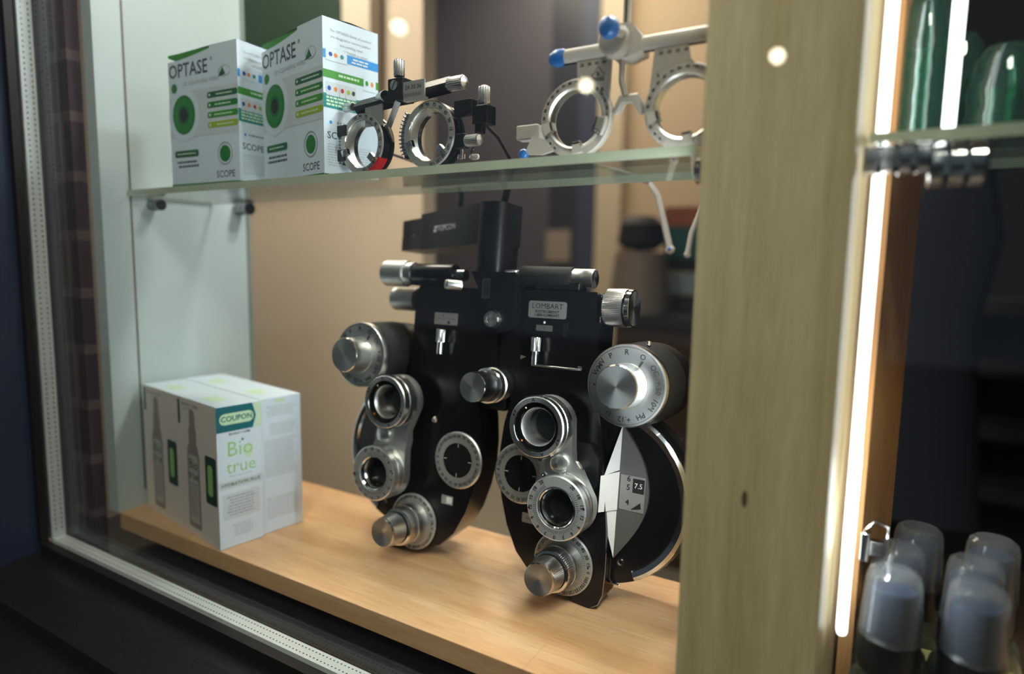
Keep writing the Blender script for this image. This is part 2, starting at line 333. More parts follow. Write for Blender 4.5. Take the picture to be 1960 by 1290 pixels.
# panel right of the strip, part of the next bay
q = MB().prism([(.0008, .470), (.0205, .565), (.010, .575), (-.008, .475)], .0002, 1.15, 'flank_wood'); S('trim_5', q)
tag(MB().rrect(-.0030, .0, .0026, .9, .0027, 'led_white', fr((-.0058, .425, .075), (1, .12, 0), (0, 0, 1)), 0, .004).build('light_strip'), 'glowing white vertical light strip beside the wooden post', 'light strip')

# ================================================================== SHELVES AND CLAMPS
SZ0, SZ1 = .3712, .3780
sh = MB().box((XL + .003, .410, SZ0), (-.107, .520, SZ1), 'shelf_glass')
for i in (2, 3, 4, 5): pass
o = sh.build('glass_shelf', smooth=False); o.data.materials.append(MAT['shelf_edge'])
for p in o.data.polygons:
    if abs(p.normal.z) < .5: p.material_index = 1
tag(o, 'clear glass shelf with greenish edge above the phoropter', 'shelf')
sh = MB().box((-.012, .420, SZ0), (.62, .545, SZ1), 'shelf_glass'); o = sh.build('glass_shelf', smooth=False); o.data.materials.append(MAT['shelf_edge'])
for p in o.data.polygons:
    if abs(p.normal.z) < .5: p.material_index = 1
tag(o, 'second glass shelf right of the wooden post under the green jars', 'shelf')
def clamp(c, a, r, n, L, label, m='chrome'):
    t = thing('shelf_clamp', label, 'shelf clamp', M4.Translation(c) @ AXM[a], 'metal shelf clamps')
    st = L / n
    for k in range(n):
        MB().lathe([(1e-5, 0), (r * .86, 0), (r, st * .12), (r, st * .78), (r * .8, st * .86), (r * .8, st), (1e-5, st)], m, I4, 32, [m, m, m, 'black_rough', 'black_rough', m]).build('collar', t, M4.Translation((0, 0, k * st)))
    MB().box((-r * .5, -r * .9, L * .2), (r * .5, -r * .5, L * .8), m).build('screw_tab', t)
    return t
clamp((XL, .4390, .3635), '+x', .0065, 3, .022, 'small metal clamp under the shelf on the white left wall, near the front', 'dark_chrome')
clamp((XL, .5560, .3690), '+x', .0085, 3, .028, 'metal clamp at the rear end of the white left wall', 'dark_chrome')
clamp((-.0975, .425, .3630), '-x', .008, 3, .013, 'dark clamp under the glass shelf where it meets the post', 'dark_chrome')
c0 = W(1652, 308, 'Y', .400)
clamp((c0.x, .400, c0.z), '+x', .0092, 4, .032, 'ringed chrome clamp fixed to the post under the second shelf')
clamp((c0.x + .030, .408, c0.z - .0035), '+x', .0120, 3, .026, 'larger shiny chrome clamp end projecting past the post clamp')
# sprung catch low on the post
cc = W(1664, 1046, 'Y', .47)
t = thing('metal_catch', 'small metal catch low on the wood behind the light strip', 'catch', M4.Translation(cc))
MB().box((-.006, -.004, -.010), (.000, .004, .010), 'chrome').build('plate', t, bevel=.001)
MB().box((.000, -.006, -.004), (.008, .002, .006), 'dark_chrome').build('latch', t, bevel=.001)
MB().tube([(-.004, 0, .010), (.002, 0, .018), (.010, 0, .016), (.010, 0, .006)], .0010, 'chrome').build('wire_spring', t)

# ================================================================== PHOROPTER
LEAN = R_(6)
PT = M4.Translation((0, .487, .0006)) @ M4.Rotation(-LEAN, 4, 'X') @ M4.Translation((-.3145, 0, 0))
ph = thing('phoropter', 'black twin-battery phoropter with silver dials standing on the wooden board', 'phoropter', PT)
def H(px, py, yl=0): p = frame_hit(px, py, PT, yl); return p
def numerals(mb, labs, r, T, size, m='ink', a0=90, da=-15, up_out=True, bold=.0001):
    for i, t in enumerate(labs):
        a = R_(a0 + i * da)
        if t: mb.text(t, size, m, T @ M4.Translation((r * cos(a), r * sin(a), 0)) @ M4.Rotation(a - pi / 2, 4, 'Z'), bold)
def ticks(mb, n, r0, r1, T, wdt=.0003, a0=0, a1=360, m='ink', every=None, r1b=None):
    for i in range(n):
        a = R_(a0 + (a1 - a0) * i / n); rr = r1b if (every and i % every == 0) else r1
        mb.rect(r0, -wdt / 2, rr, wdt / 2, m, T @ M4.Rotation(a, 4, 'Z'))

BODY = [(.004, .2770), (.004, .205), (.014, .190), (.019, .172), (.0135, .150), (.011, .125), (.0115, .105), (.016, .080), (.024, .055), (.036, .032), (.052, .0165), (.075, .0075),
        (.098, .0020), (.112, .0002), (.1205, .0035), (.1245, .013), (.1255, .035), (.1235, .070), (.119, .11), (.114, .15), (.106, .19), (.1035, .215), (.1035, .268), (.099, .2785), (.060, .2785), (.030, .2775)]
def mir(pts, s): return [(s * x, z) for x, z in (pts if s > 0 else reversed(pts))]
XY = fr((0, 0, 0), (1, 0, 0), (0, 0, 1))                       # local z points to -y (towards the viewer)
def battery(s, ring, cyl, side):
    b = MB().prism(mir(BODY, s), -.034, 0, 'black_gloss', XY)
    bd = b.build('lens_battery', ph, bevel=.0028, bseg=3)
    for vt in bd.data.vertices:
        if vt.co.y > .02 and vt.co.z < .06: vt.co.z += .0044 * (1 - vt.co.z / .06)
    MB().tube([(s * .1262, .0095, .046), (s * .1262, .0090, .028), (s * .1290, .0098, .0235), (s * .136, .0105, .0235)], .0010, 'chrome', 8).build('chrome_lip', bd)
    # big rear wheel housing bulging out at the side
    cx, cz, r = s * .112, .100, .081
    MB().lathe([(1e-4, -.050), (r * .93, -.050), (r * .97, -.046), (r, -.040, .0007), (r, -.024, .0007), (r * .985, -.018), (r * .975, -.0125), (1e-4, -.0125)], 'black_rough', M4.Translation((cx, 0, cz)) @ XY, 120,
               ['black_satin', 'black_satin', 'black_rough', 'black_rough', 'black_satin', 'black_satin', 'black_gloss']).build('wheel_housing', bd)
    aa = (-62, 66) if s > 0 else (114, 242)
    T = M4.Translation((cx, 0, cz)) @ XY
    MB().lathe([(.0700, -.0124), (.0712, -.0104), (.0755, -.0096), (.0785, -.0108), (.0790, -.0130)], 'chrome', T, 60, None, R_(aa[0]), R_(aa[1])).build('chrome_rim', bd)
    for z in (.163, .043):
        x = s * (.150 if z > .1 else .1345)
        lathe_part('screw', [(1e-4, .0016), (.0012, .0010), (.0020, .0020), (.0030, .0020), (.0034, .0008), (.0034, 0)], 'chrome', ax(x, .0124, z), bd, 20, ['black_hole', 'chrome', 'chrome', 'chrome', 'chrome'])
    # silver half-moon window and its facets
    n = 22; arc = [(s * (.1285 + .0275 * sin(pi * i / n)), .046 + .118 * (i / n)) for i in range(n + 1)]
    wd = MB().prism(arc if s > 0 else list(reversed(arc)), .0, .0030, 'window_grey', M4.Translation((0, .0125, 0)) @ XY); wd.build('scale_window', bd, bevel=.0005)
    P = lambda x, y, z: (s * x, y, z)
    fx = MB()
    up_ = [P(.1285, .0092, .164), P(.1285, .0092, .124), P(.1180, .0005, .119)]; lo = [P(.1285, .0092, .088), P(.1285, .0092, .046), P(.1185, .0005, .087)]
    mg = [P(.1165, -.004, .119), P(.1290, .0085, .123), P(.1290, .0085, .089), P(.1165, -.004, .087)]
    for tri, mm_ in ((up_, 'prism_white'), (lo, 'prism_white')): fx.add(tri, [(0, 1, 2)], mm_)
    fx.add(mg, [(0, 1, 2, 3)], 'prism_white'); fx.build('mirror_facets', bd, smooth=False)
    sw = MB(); bx = .1302
    sw.rect(0, 0, .0225, .0305, 'dial_grey', XY @ M4.Translation((s * bx if s > 0 else s * bx - .0225, .0905, -.0089)))
    wx = s * (bx + .0165); sw.rect(-.0052, -.0062, .0052, .0062, 'ink', XY @ M4.Translation((wx, .1130, -.0087))); sw.text('7.5', .0062, 'white_ink', XY @ M4.Translation((wx, .1130, -.0085)))
    for tx, tz in (('6', .1180), ('5', .1105), ('4', .0975)): sw.text(tx, .0070, 'ink', XY @ M4.Translation((s * (bx + .0075), tz, -.0086)), .0001)
    sw.prism([(-.004, -.003), (.005, -.001), (.004, .004)], 0, .0005, 'ink', XY @ M4.Translation((s * (bx + .015), .0950, -.0088)))
    sw.build('sphere_readout', bd, smooth=False)
    # auxiliary dial with black barrel and knob
    dx, dz, r = s * .144, .2025, .0335
    Td = ax(dx, 0, dz)
    lathe_part('barrel', [(1e-4, -.045), (r * .9, -.045), (r * 1.05, -.040), (r * 1.07, -.012), (r * 1.03, .010), (r * 1.0, .019), (r * .96, .0265), (1e-4, .0265)], 'black_rough', Td, bd, 64,
               ['black_satin', 'black_satin', 'black_satin', 'black_rough', 'black_rough', 'black_rough', 'black_satin'])
    lathe_part('auxiliary_dial', [(r * .9, .0255), (r, .0265), (r * 1.005, .0335), (r * .985, .0352), (r * .93, .0356), (.0185, .0356), (.0180, .0362), (.0177, .040), (.0174, .0560), (.0166, .0572), (1e-4, .0572)], 'aluminium', Td, bd, 72,
               ['aluminium'] * 5 + ['aluminium', 'aluminium', 'aluminium', 'chrome', 'aluminium'])
    am = MB(); labs = ['O', 'OC', '+.50', '10^I', 'PH', '+.12', 'U', '', 'r.', 'WMV', 'P', 'R']
    numerals(am, labs, r * .80, M4.Translation((0, 0, .0358)), .0062, a0=62, da=-30)
    ticks(am, 1, r * .56, r * .72, M4.Translation((0, 0, .0358)) @ M4.Rotation(R_(58), 4, 'Z'), .0019)
    am.ring(r * .925, r * .935, .0356, .0358, 'ink'); am.build('dial_lettering', bd, Td, smooth=False)
    # swing-out cross cylinder unit: rear plate, boss, ring, cylinder dial
    (ax_, az), (bx_, bz) = ring, cyl
    A, B = V((ax_, az)), V((bx_, bz)); dv = (B - A).normalized(); nv = V((-dv.y, dv.x)); Lk = (B - A).length
    hull = []
    for k in range(0, 181, 12): th = R_(k); hull.append(A + (nv * cos(th) - dv * sin(th)) * .0262)
    hull += [A + dv * Lk * .36 - nv * .0165, A + dv * Lk * .5 - nv * .0150, A + dv * Lk * .62 - nv * .0175]
    for k in range(0, 181, 12): th = R_(k); hull.append(B + (-nv * cos(th) + dv * sin(th)) * .0272)
    wv = .022 if s < 0 else .0175
    hull += [A + dv * Lk * .62 + nv * .0215, A + dv * Lk * .5 + nv * wv, A + dv * Lk * .36 + nv * .0195]
    hull = [(p.x, p.y) for p in hull]
    area2 = sum(hull[i][0] * hull[(i + 1) % len(hull)][1] - hull[(i + 1) % len(hull)][0] * hull[i][1] for i in range(len(hull)))
    if area2 < 0: hull.reverse()
    MB().prism(hull, .016, .0255, 'aluminium_matt', XY).build('swing_arm', bd, bevel=.0014, bseg=3)
    Ta = ax(ax_, 0, az); Tb = ax(bx_, 0, bz)
    lathe_part('rotating_ring', [(.0168, .008), (.0168, .034), (.0172, .0415), (.0205, .0420), (.0212, .0425), (.0212, .0445), (.0252, .0445), (.0262, .0436), (.0262, .0372), (.0256, .0366), (.0266, .0358, .0004), (.0266, .030, .0004), (.0258, .029), (.0262, .0255)],
               'aluminium', Ta, bd, 120, ['black_hole', 'chrome', 'black_hole', 'black_hole', 'chrome', 'aluminium', 'aluminium', 'aluminium', 'black_rough', 'knurled', 'knurled', 'black_rough', 'aluminium'])
    MB().lathe([(.0150, .0262), (.0148, .034), (.0156, .0385), (.0166, .0400)], 'aluminium_matt', I4, 48).disc(.0160, .0263, 'lens_dark').build('eye_lens', bd, Ta)
    rm = MB(); Tz = M4.Translation((0, 0, .0447))
    for a, t in ((100, 'A'), (152, 'P'), (-70, 'A'), (-28, 'P')):
        rm.text(t, .0042, 'ink', Tz @ M4.Rotation(R_(a), 4, 'Z') @ M4.Translation((.0232, 0, 0)) @ M4.Rotation(-pi / 2, 4, 'Z'), .0001)
    for a in (160, -20): rm.disc(.0011, 0, 'ink', Tz @ M4.Rotation(R_(a), 4, 'Z') @ M4.Translation((.0232, 0, 0)), 12)
    rm.disc(.0008, .0424, 'white_ink', M4.Rotation(R_(128), 4, 'Z') @ M4.Translation((.0190, 0, 0)), 10); rm.disc(.0009, .0424, 'orange_dot', M4.Rotation(R_(225), 4, 'Z') @ M4.Translation((.0190, 0, 0)), 10)
    rm.build('ring_markings', bd, Ta, smooth=False)
    for a in (95, -78):
        gr = MB()
        for k in range(15):
            q = R_(a + (k - 7) * 3.2); gr.box((.0254, -.0004, .0375), (.0272, .0004, .0440), 'chrome', M4.Rotation(q, 4, 'Z'))
        gr.build('finger_grip', bd, Ta, smooth=False)
    bp = A + dv * Lk * .5 + nv * (.006 if s > 0 else -.006)
    lathe_part('boss', [(.0086, .0255), (.0088, .0270), (.0080, .0300), (.0045, .0318), (1e-4, .0322)], 'aluminium', ax(bp.x, 0, bp.y), bd, 36)
    for k_, sg in ((.40, -1), (.60, -1)):
        q = A + dv * Lk * k_ + nv * .0125 * sg; lathe_part('screw', [(.0023, .0254), (.0023, .0266), (.0010, .0268), (1e-4, .0258)], 'chrome', ax(q.x, 0, q.y), bd, 16, ['chrome', 'chrome', 'black_hole'])
    lathe_part('cylinder_dial', [(.0150, .010), (.0150, .034), (.0158, .0400), (.0168, .0410), (.0178, .0408), (.0180, .0414), (.0262, .0414), (.0274, .0406), (.0276, .0345), (.0270, .0338), (.0276, .0330, .00035), (.0276, .0285, .00035), (.0268, .0275), (.0272, .0255)],
               'dial_grey', Tb, bd, 120, ['black_hole', 'dark_chrome', 'chrome', 'chrome', 'dial_grey', 'dial_grey', 'aluminium', 'aluminium', 'black_rough', 'knurled', 'knurled', 'aluminium', 'aluminium'])
    MB().lathe([(.0128, .0262), (.0125, .033), (.0140, .0365), (.0150, .038)], 'dark_chrome', I4, 48).disc(.0148, .0263, 'lens_dark').build('prism_lens', bd, Tb)
    cm = MB(); Tz = M4.Translation((0, 0, .0416)); base = 55 if s > 0 else 118
    numerals(cm, ['20', '18', '15', '12', '9', '6', '3', '0', '3', '6', '9', '12', '15', '18', '20'], .0242, Tz, .0044, a0=base, da=-20.5)
    ticks(cm, 60, .0186, .0212, Tz, .00032, a0=base - 290, a1=base, every=5, r1b=.0222)
    for a in (10, 190): cm.disc(.0010, 0, 'ink', Tz @ M4.Rotation(R_(a), 4, 'Z') @ M4.Translation((.0256, 0, 0)), 12)
    cm.build('dial_lettering', bd, Tb, smooth=False)
    # axis ring around the sight hole
    axx = s * .036; Tc = ax(axx, 0, .1060)
    lathe_part('axis_ring', [(.0165, -.006), (.0168, .0012), (.0172, .0022), (.0270, .0022), (.0284, .0012), (.0284, 0)], 'dial_grey', Tc, bd, 72, ['black_hole', 'black_hole', 'dial_grey', 'aluminium', 'aluminium'])
    MB().disc(.0166, .0004, 'lens_dark').build('sight_hole', bd, Tc)
    xm = MB(); Tz = M4.Translation((0, 0, .0024)); deg = ['90', '75', '60', '45', '30', '15', '0', '165', '150', '135', '120', '105'] * 2
    numerals(xm, deg, .0238, Tz, .0040, a0=90, da=-15); ticks(xm, 36, .0260, .0272, Tz, .0003)
    for a in (0, 180, 90, 270): xm.rect(.0130, -.0003, .0166, .0003, 'white_ink', Tz @ M4.Rotation(R_(a), 4, 'Z'))
    xm.build('dial_lettering', bd, Tc, smooth=False)
    # cylinder power / axis knob at the bottom
    Tk = ax(s * .0858, 0, .0340)
    lathe_part('scale_plate', [(1e-4, .0012), (.0276, .0012), (.0288, .0004), (.0288, -.001)], 'dial_grey', M4.Translation((0, -.0022, 0)) @ Tk, bd, 72)
    lathe_part('cylinder_knob', [(.0205, .0030), (.0202, .0060), (.0190, .0150), (.0186, .0152), (.0186, .0160), (.0190, .0165, .0005), (.0186, .0270, .0005), (.0178, .0285), (.0160, .0290), (.0150, .0292), (.0150, .0312), (.0156, .0316, .0004), (.0142, .0470, .0004), (.0135, .0490), (.0132, .0500), (1e-4, .0482)],
               'aluminium', Tk, bd, 144, ['aluminium', 'aluminium', 'chrome', 'aluminium', 'chrome', 'knurled', 'chrome', 'chrome', 'black_rough', 'black_rough', 'chrome', 'knurled', 'chrome', 'chrome', 'aluminium'])
    km = MB(); Tz = M4.Translation((0, 0, .0037)); dg = ['135', '120', '105', '90', '75', '60', '45', '30', '15', '0', '165', '150', '135', '120', '105', '90', '75', '60', '45', '30', '15', '0', '165', '150']
    numerals(km, dg, .0255, Tz, .0043, a0=131, da=-15); ticks(km, 72, .0208, .0226, Tz, .0003, every=6, r1b=.0236); km.disc(.0009, 0, 'ink', Tz @ M4.Translation((.0250, .002, 0)), 10)
    km.build('dial_lettering', bd, Tk, smooth=False)
    return bd
bR = battery(1, (.0706, .1593), (.0932, .0940), 'r')
bL = battery(-1, (-.0985, .1597), (-.1100, .0863), 'l')
# worn bright paint on the right battery's outer edge
pts = [(.1253, .052), (.1256, .035), (.1246, .015), (.1210, .0052), (.1150, .0012)]
MB().tube([(x, -.0002, z) for x, z in pts], [.0002, .00035, .0003, .0004, .0002], 'edge_wear', 5).build('worn_edge', bR)
# octagonal black plate behind the right swing arm + hinge
hx = H(1118, 900, -.008)
MB().prism([(hx.x + dx, hx.z + dz) for dx, dz in ((-.02, -.020), (.006, -.020), (.012, -.013), (.012, .010), (.003, .023), (-.02, .023))], .0, .005, 'black_satin', XY).build('hinge_plate', bR, bevel=.0008)
lathe_part('hinge_pin', [(.0065, 0), (.0065, .016), (.0055, .0175), (1e-4, .0175)], 'aluminium', ax(hx.x - .003, -.004, hx.z + .003), bR, 32)
# small windows, screws, plates on the battery fronts
lp = H(1048, 593); lx, lz = lp.x, lp.z
pl = MB().rrect(lx - .0195, lz - .0078, lx + .0195, lz + .0078, .0022, 'plate_silver', XY, .0, .0007)
pl.text('LOMBART', .0070, 'ink', XY @ M4.Translation((lx, lz + .0030, .0008)), 0, 1.02).rect(lx - .013, lz - .0009, lx + .013, lz - .0006, 'ink', XY, .0008)
pl.text('INSTRUMENT', .0030, 'ink', XY @ M4.Translation((lx, lz - .0022, .0008)), .00005, 1.35).text('1-800-LOMBART', .0034, 'ink', XY @ M4.Translation((lx, lz - .0052, .0008)), .0001, 1.08)
pl.build('name_plate', bR, smooth=False)
a = H(1042, 628); MB().rect(a.x - .0085, a.z - .0027, a.x + .0085, a.z + .0027, 'window_grey', XY, .0003).text('II', .003, 'ink', XY @ M4.Translation((a.x, a.z, .0005))).disc(.0012, .0005, 'white_ink', XY @ M4.Translation((a.x, a.z + .0052, 0)), 12).build('level_window', bR, smooth=False)
a = H(1082, 632); MB().rrect(a.x - .0022, a.z - .0065, a.x + .0022, a.z + .0065, .0008, 'black_satin', XY, 0, .0006).build('small_cover', bR)
a = H(1002, 684); MB().prism([(a.x - .003, a.z - .002), (a.x + .003, a.z + .001), (a.x - .003, a.z + .002)], 0, .0004, 'edge_wear', XY).build('pointer_mark', bR)
def lever(px, pz, bd, arm=None):
    MB().lathe([(.0032, 0), (.0032, .0115), (.0044, .0120, .0005), (.0044, .0240, .0005), (.0038, .0250), (1e-4, .0252)], 'chrome', I4, 36, ['chrome', 'chrome', 'knurled', 'chrome', 'chrome']).disc(.0032, 0, 'chrome').build('lever_knob', bd, M4.Translation((px, -.0085, pz)))
    if arm: MB().box((px - .003, -.0098, pz - .0016), (px + arm, -.0080, pz), 'chrome').box((px + arm - .004, -.0080, pz - .0016), (px + arm, .001, pz + .002), 'chrome').build('lever_arm', bd, bevel=.0005)
a = H(1023, 697, -.0085); lever(a.x, a.z, bR, .047)
a = H(841, 677, -.0085); lever(a.x, a.z, bL)
a = H(852, 610); MB().rect(a.x - .013, a.z - .006, a.x + .016, a.z + .006, 'plate_silver', XY, .0004).text('II', .004, 'ink', XY @ M4.Translation((a.x - .002, a.z + .003, .0006))).prism([(a.x + .003, a.z - .005), (a.x + .007, a.z - .005), (a.x + .005, a.z - .001)], .0004, .0006, 'ink', XY).rect(a.x - .012, a.z, a.x + .014, a.z + .0003, 'ink', XY, .0006).build('level_window', bL, smooth=False)
for px, py, bd in ((832, 803, bL), (700, 530, bL)):
    a = H(px, py)
    if px > 750: lathe_part('screw', [(.0034, 0), (.0034, .001), (.0026, .0022), (.0008, .0024), (1e-4, .0014)], 'chrome', ax(a.x, 0, a.z), bd, 20)
a = H(857, 957); MB().rect(a.x - .0075, a.z - .0045, a.x + .0065, a.z + .0045, 'plate_silver', XY, .0003).rect(a.x - .0015, a.z - .0030, a.x + .0055, a.z + .0034, 'white_ink', XY, .0005).build('power_window', bL, smooth=False)
a = H(1013, 992); MB().rect(a.x - .0075, a.z - .0045, a.x + .0065, a.z + .0045, 'plate_silver', XY, .0003).text('0.00', .004, 'ink', XY @ M4.Translation((a.x, a.z, .0005))).build('power_window', bR, smooth=False)
# centre housing with PD knob
cb = MB(); a = H(902, 519, -.010); b = H(968, 640, -.010)
ch = MB().prism([(a.x, a.z), (b.x - .010, b.z), (b.x + .004, b.z + .004), (b.x + .010, b.z + .02), (b.x + .006, a.z + .000)], -.030, .010, 'black_gloss', XY).build('centre_housing', ph, bevel=.002)
MB().box((-.026, .004, .160), (.012, .032, .2925), 'black_satin').build('centre_bridge', ch, bevel=.004)
a = H(931, 552, -.0102); MB().rrect(a.x - .0045, a.z - .0095, a.x + .0045, a.z + .0095, .001, 'dark_chrome', XY, .0102, .0008).rrect(a.x - .0028, a.z - .008, a.x + .0036, a.z + .008, .001, 'lens_dark', XY, .0111, .0003).build('distance_window', ch)
a = H(944, 611, -.012)
lathe_part('locking_screw', [(.0082, .004), (.0082, .0150, .0003), (.0074, .0168), (.0050, .0166), (.0046, .0160), (1e-4, .0162)], 'chrome', ax(a.x, 0, a.z), ch, 60, ['knurled', 'chrome', 'chrome', 'dark_chrome', 'aluminium'])
a = H(935, 738, -.012)
lathe_part('distance_knob', [(.0170, -.004), (.0170, .006), (.0160, .007), (.0160, .0100), (.0168, .0105), (.0168, .0150), (.0150, .0165), (.0138, .0168), (.0138, .0190), (.0142, .0195, .0004), (.0142, .0380, .0004), (.0140, .0390), (.0136, .0400), (1e-4, .0392)], 'aluminium', ax(a.x, 0, a.z), ch, 96,
           ['aluminium', 'aluminium', 'black_rough', 'aluminium', 'aluminium', 'chrome', 'chrome', 'black_rough', 'knurl_dark', 'knurl_dark', 'knurl_dark', 'chrome', 'aluminium'])
# rods and rollers along the top
a = H(1000, 530, .012); zt = a.z
rod = lambda x0, x1, r, m, nm, par, y=.012, z=None, cap=None: lathe_part(nm, [(1e-4, 0), (r * .96, 0), (r, .0008), (r, x1 - x0 - .0008), (r * .96, x1 - x0), (1e-4, x1 - x0 - .0008)], m, ax(x0, y, z or zt, '+x'), par, 40)
X_ = lambda px, y=.012: H(px, 530, y).x
rod(X_(970), X_(1003), .0072, 'chrome', 'guide_rod', bR); rod(X_(1001), X_(1098), .0105, 'black_rough', 'grip_sleeve', bR); rod(X_(1092), X_(1140), .0088, 'aluminium', 'rod_end', bR)
MB().box((X_(1030), .004, .2785), (X_(1118), .022, zt - .004), 'black_satin').build('rod_mount', bR, bevel=.002)
rod(X_(792), X_(872), .0112, 'black_gloss', 'grip_sleeve', bL); rod(X_(742), X_(781), .0142, 'aluminium_matt', 'tilt_knob', bL); rod(X_(779), X_(795), .0125, 'knurled', 'knob_collar', bL)
rod(X_(870), X_(892), .0060, 'dark_chrome', 'guide_rod', bL)
a = H(775, 572, .030); rod(a.x - .012, a.x + .020, .0130, 'aluminium_matt', 'rear_knob', bL, .030, a.z)
MB().box((X_(800), .004, .2785), (X_(868), .022, zt - .004), 'black_satin').build('rod_mount', bL, bevel=.002)
a = H(872, 546, -.004)
lathe_part('small_screw', [(.0050, 0), (.0050, .0150, .0002), (.0044, .0162), (1e-4, .0162)], 'chrome', M4.Translation((a.x + .006, -.003, a.z)) @ M4.Rotation(R_(-38), 4, 'Z') @ AXM['-y'], bL, 40, ['knurled', 'chrome', 'aluminium'])
# large knurled level knob on the right shoulder
a = H(1160, 588, .012); rk = .0170
lathe_part('level_knob', [(1e-4, 0), (.0135, 0), (.0150, .001), (.0158, .002), (rk * .98, .0025, .0004), (rk, .0200, .0004), (rk * .98, .0206), (rk * .93, .0212), (rk * .95, .0220), (rk, .0226), (rk * .97, .0262), (rk * .9, .0268), (1e-4, .0258)], 'aluminium', ax(a.x, .012, a.z, '+x'), bR, 150,
           ['chrome', 'chrome', 'chrome', 'knurled', 'knurled', 'chrome', 'black_hole', 'black_hole', 'chrome', 'chrome', 'chrome', 'aluminium'])
MB().box((.098, .000, .250), (a.x - .3145 * 0 + .001, .024, .2775), 'black_gloss').build('knob_mount', bR, bevel=.002)
lathe_part('dial_pin', [(.0022, 0), (.0022, .003), (1e-4, .0034)], 'chrome', ax(.1535, -.014, .2360, '+z'), bR, 14)
# support bracket: column and arm
cl = H(903, 515, .004); cr = H(950, 515, .004); zt0 = zt + .0085; ct = H(950, 385, .004).z
w2 = cr.x - cl.x
br = MB().rrect(cl.x, .002, cr.x + .004, .046, .012, 'black_satin', I4, .287, ct - .287).build('support_column', ph, bevel=.0018)
ya = R_(157)                                         # arm heads left and away
Ta = M4.Translation((cr.x - .010, .024, 0)) @ M4.Rotation(ya, 4, 'Z')
l1 = H(905, 430, .004); hz1 = ct; hz0 = H(905, 466, .004).z
arm = MB().rrect(-.012, -.0215, .138, .0215, .010, 'black_satin', Ta, hz0, hz1 - hz0).build('support_arm', ph, bevel=.0022)
zc = (hz0 + hz1) / 2
MB().rrect(.126, -.0185, .186, .0185, .006, 'black_satin', Ta, hz0 + .002, (hz1 - hz0) * .42).rrect(.126, -.0185, .186, .0185, .006, 'black_satin', Ta, hz0 + (hz1 - hz0) * .50, (hz1 - hz0) * .42).box((.126, -.0165, hz0 + .005), (.182, .0165, hz1 - .008), 'gasket', Ta).box((.148, .0160, hz0 + (hz1 - hz0) * .45), (.160, .0187, hz0 + (hz1 - hz0) * .49), 'chrome', Ta).build('clamp_jaws', arm, bevel=.0012)
Tt = Ta @ fr((.078, .0217, zc + .001), (-1, 0, 0), (0, 0, 1))
tx = MB().text('TOPCON', .0088, 'white_ink', Tt @ M4.Translation((.006, 0, 0)), 0, 1.0)
for k in range(3): tx.prism([(-.0215 + k * .0022, -.0034), (-.0200 + k * .0022, -.0034), (-.0175 + k * .0022, .0034), (-.0190 + k * .0022, .0034)], 0, .0001, 'white_ink', Tt)
tx.rect(-.0215, -.0004, -.0135, .0006, 'black_satin', Tt, .0002)
tx.build('maker_lettering', arm, smooth=False)['label'] = 'white TOPCON lettering'

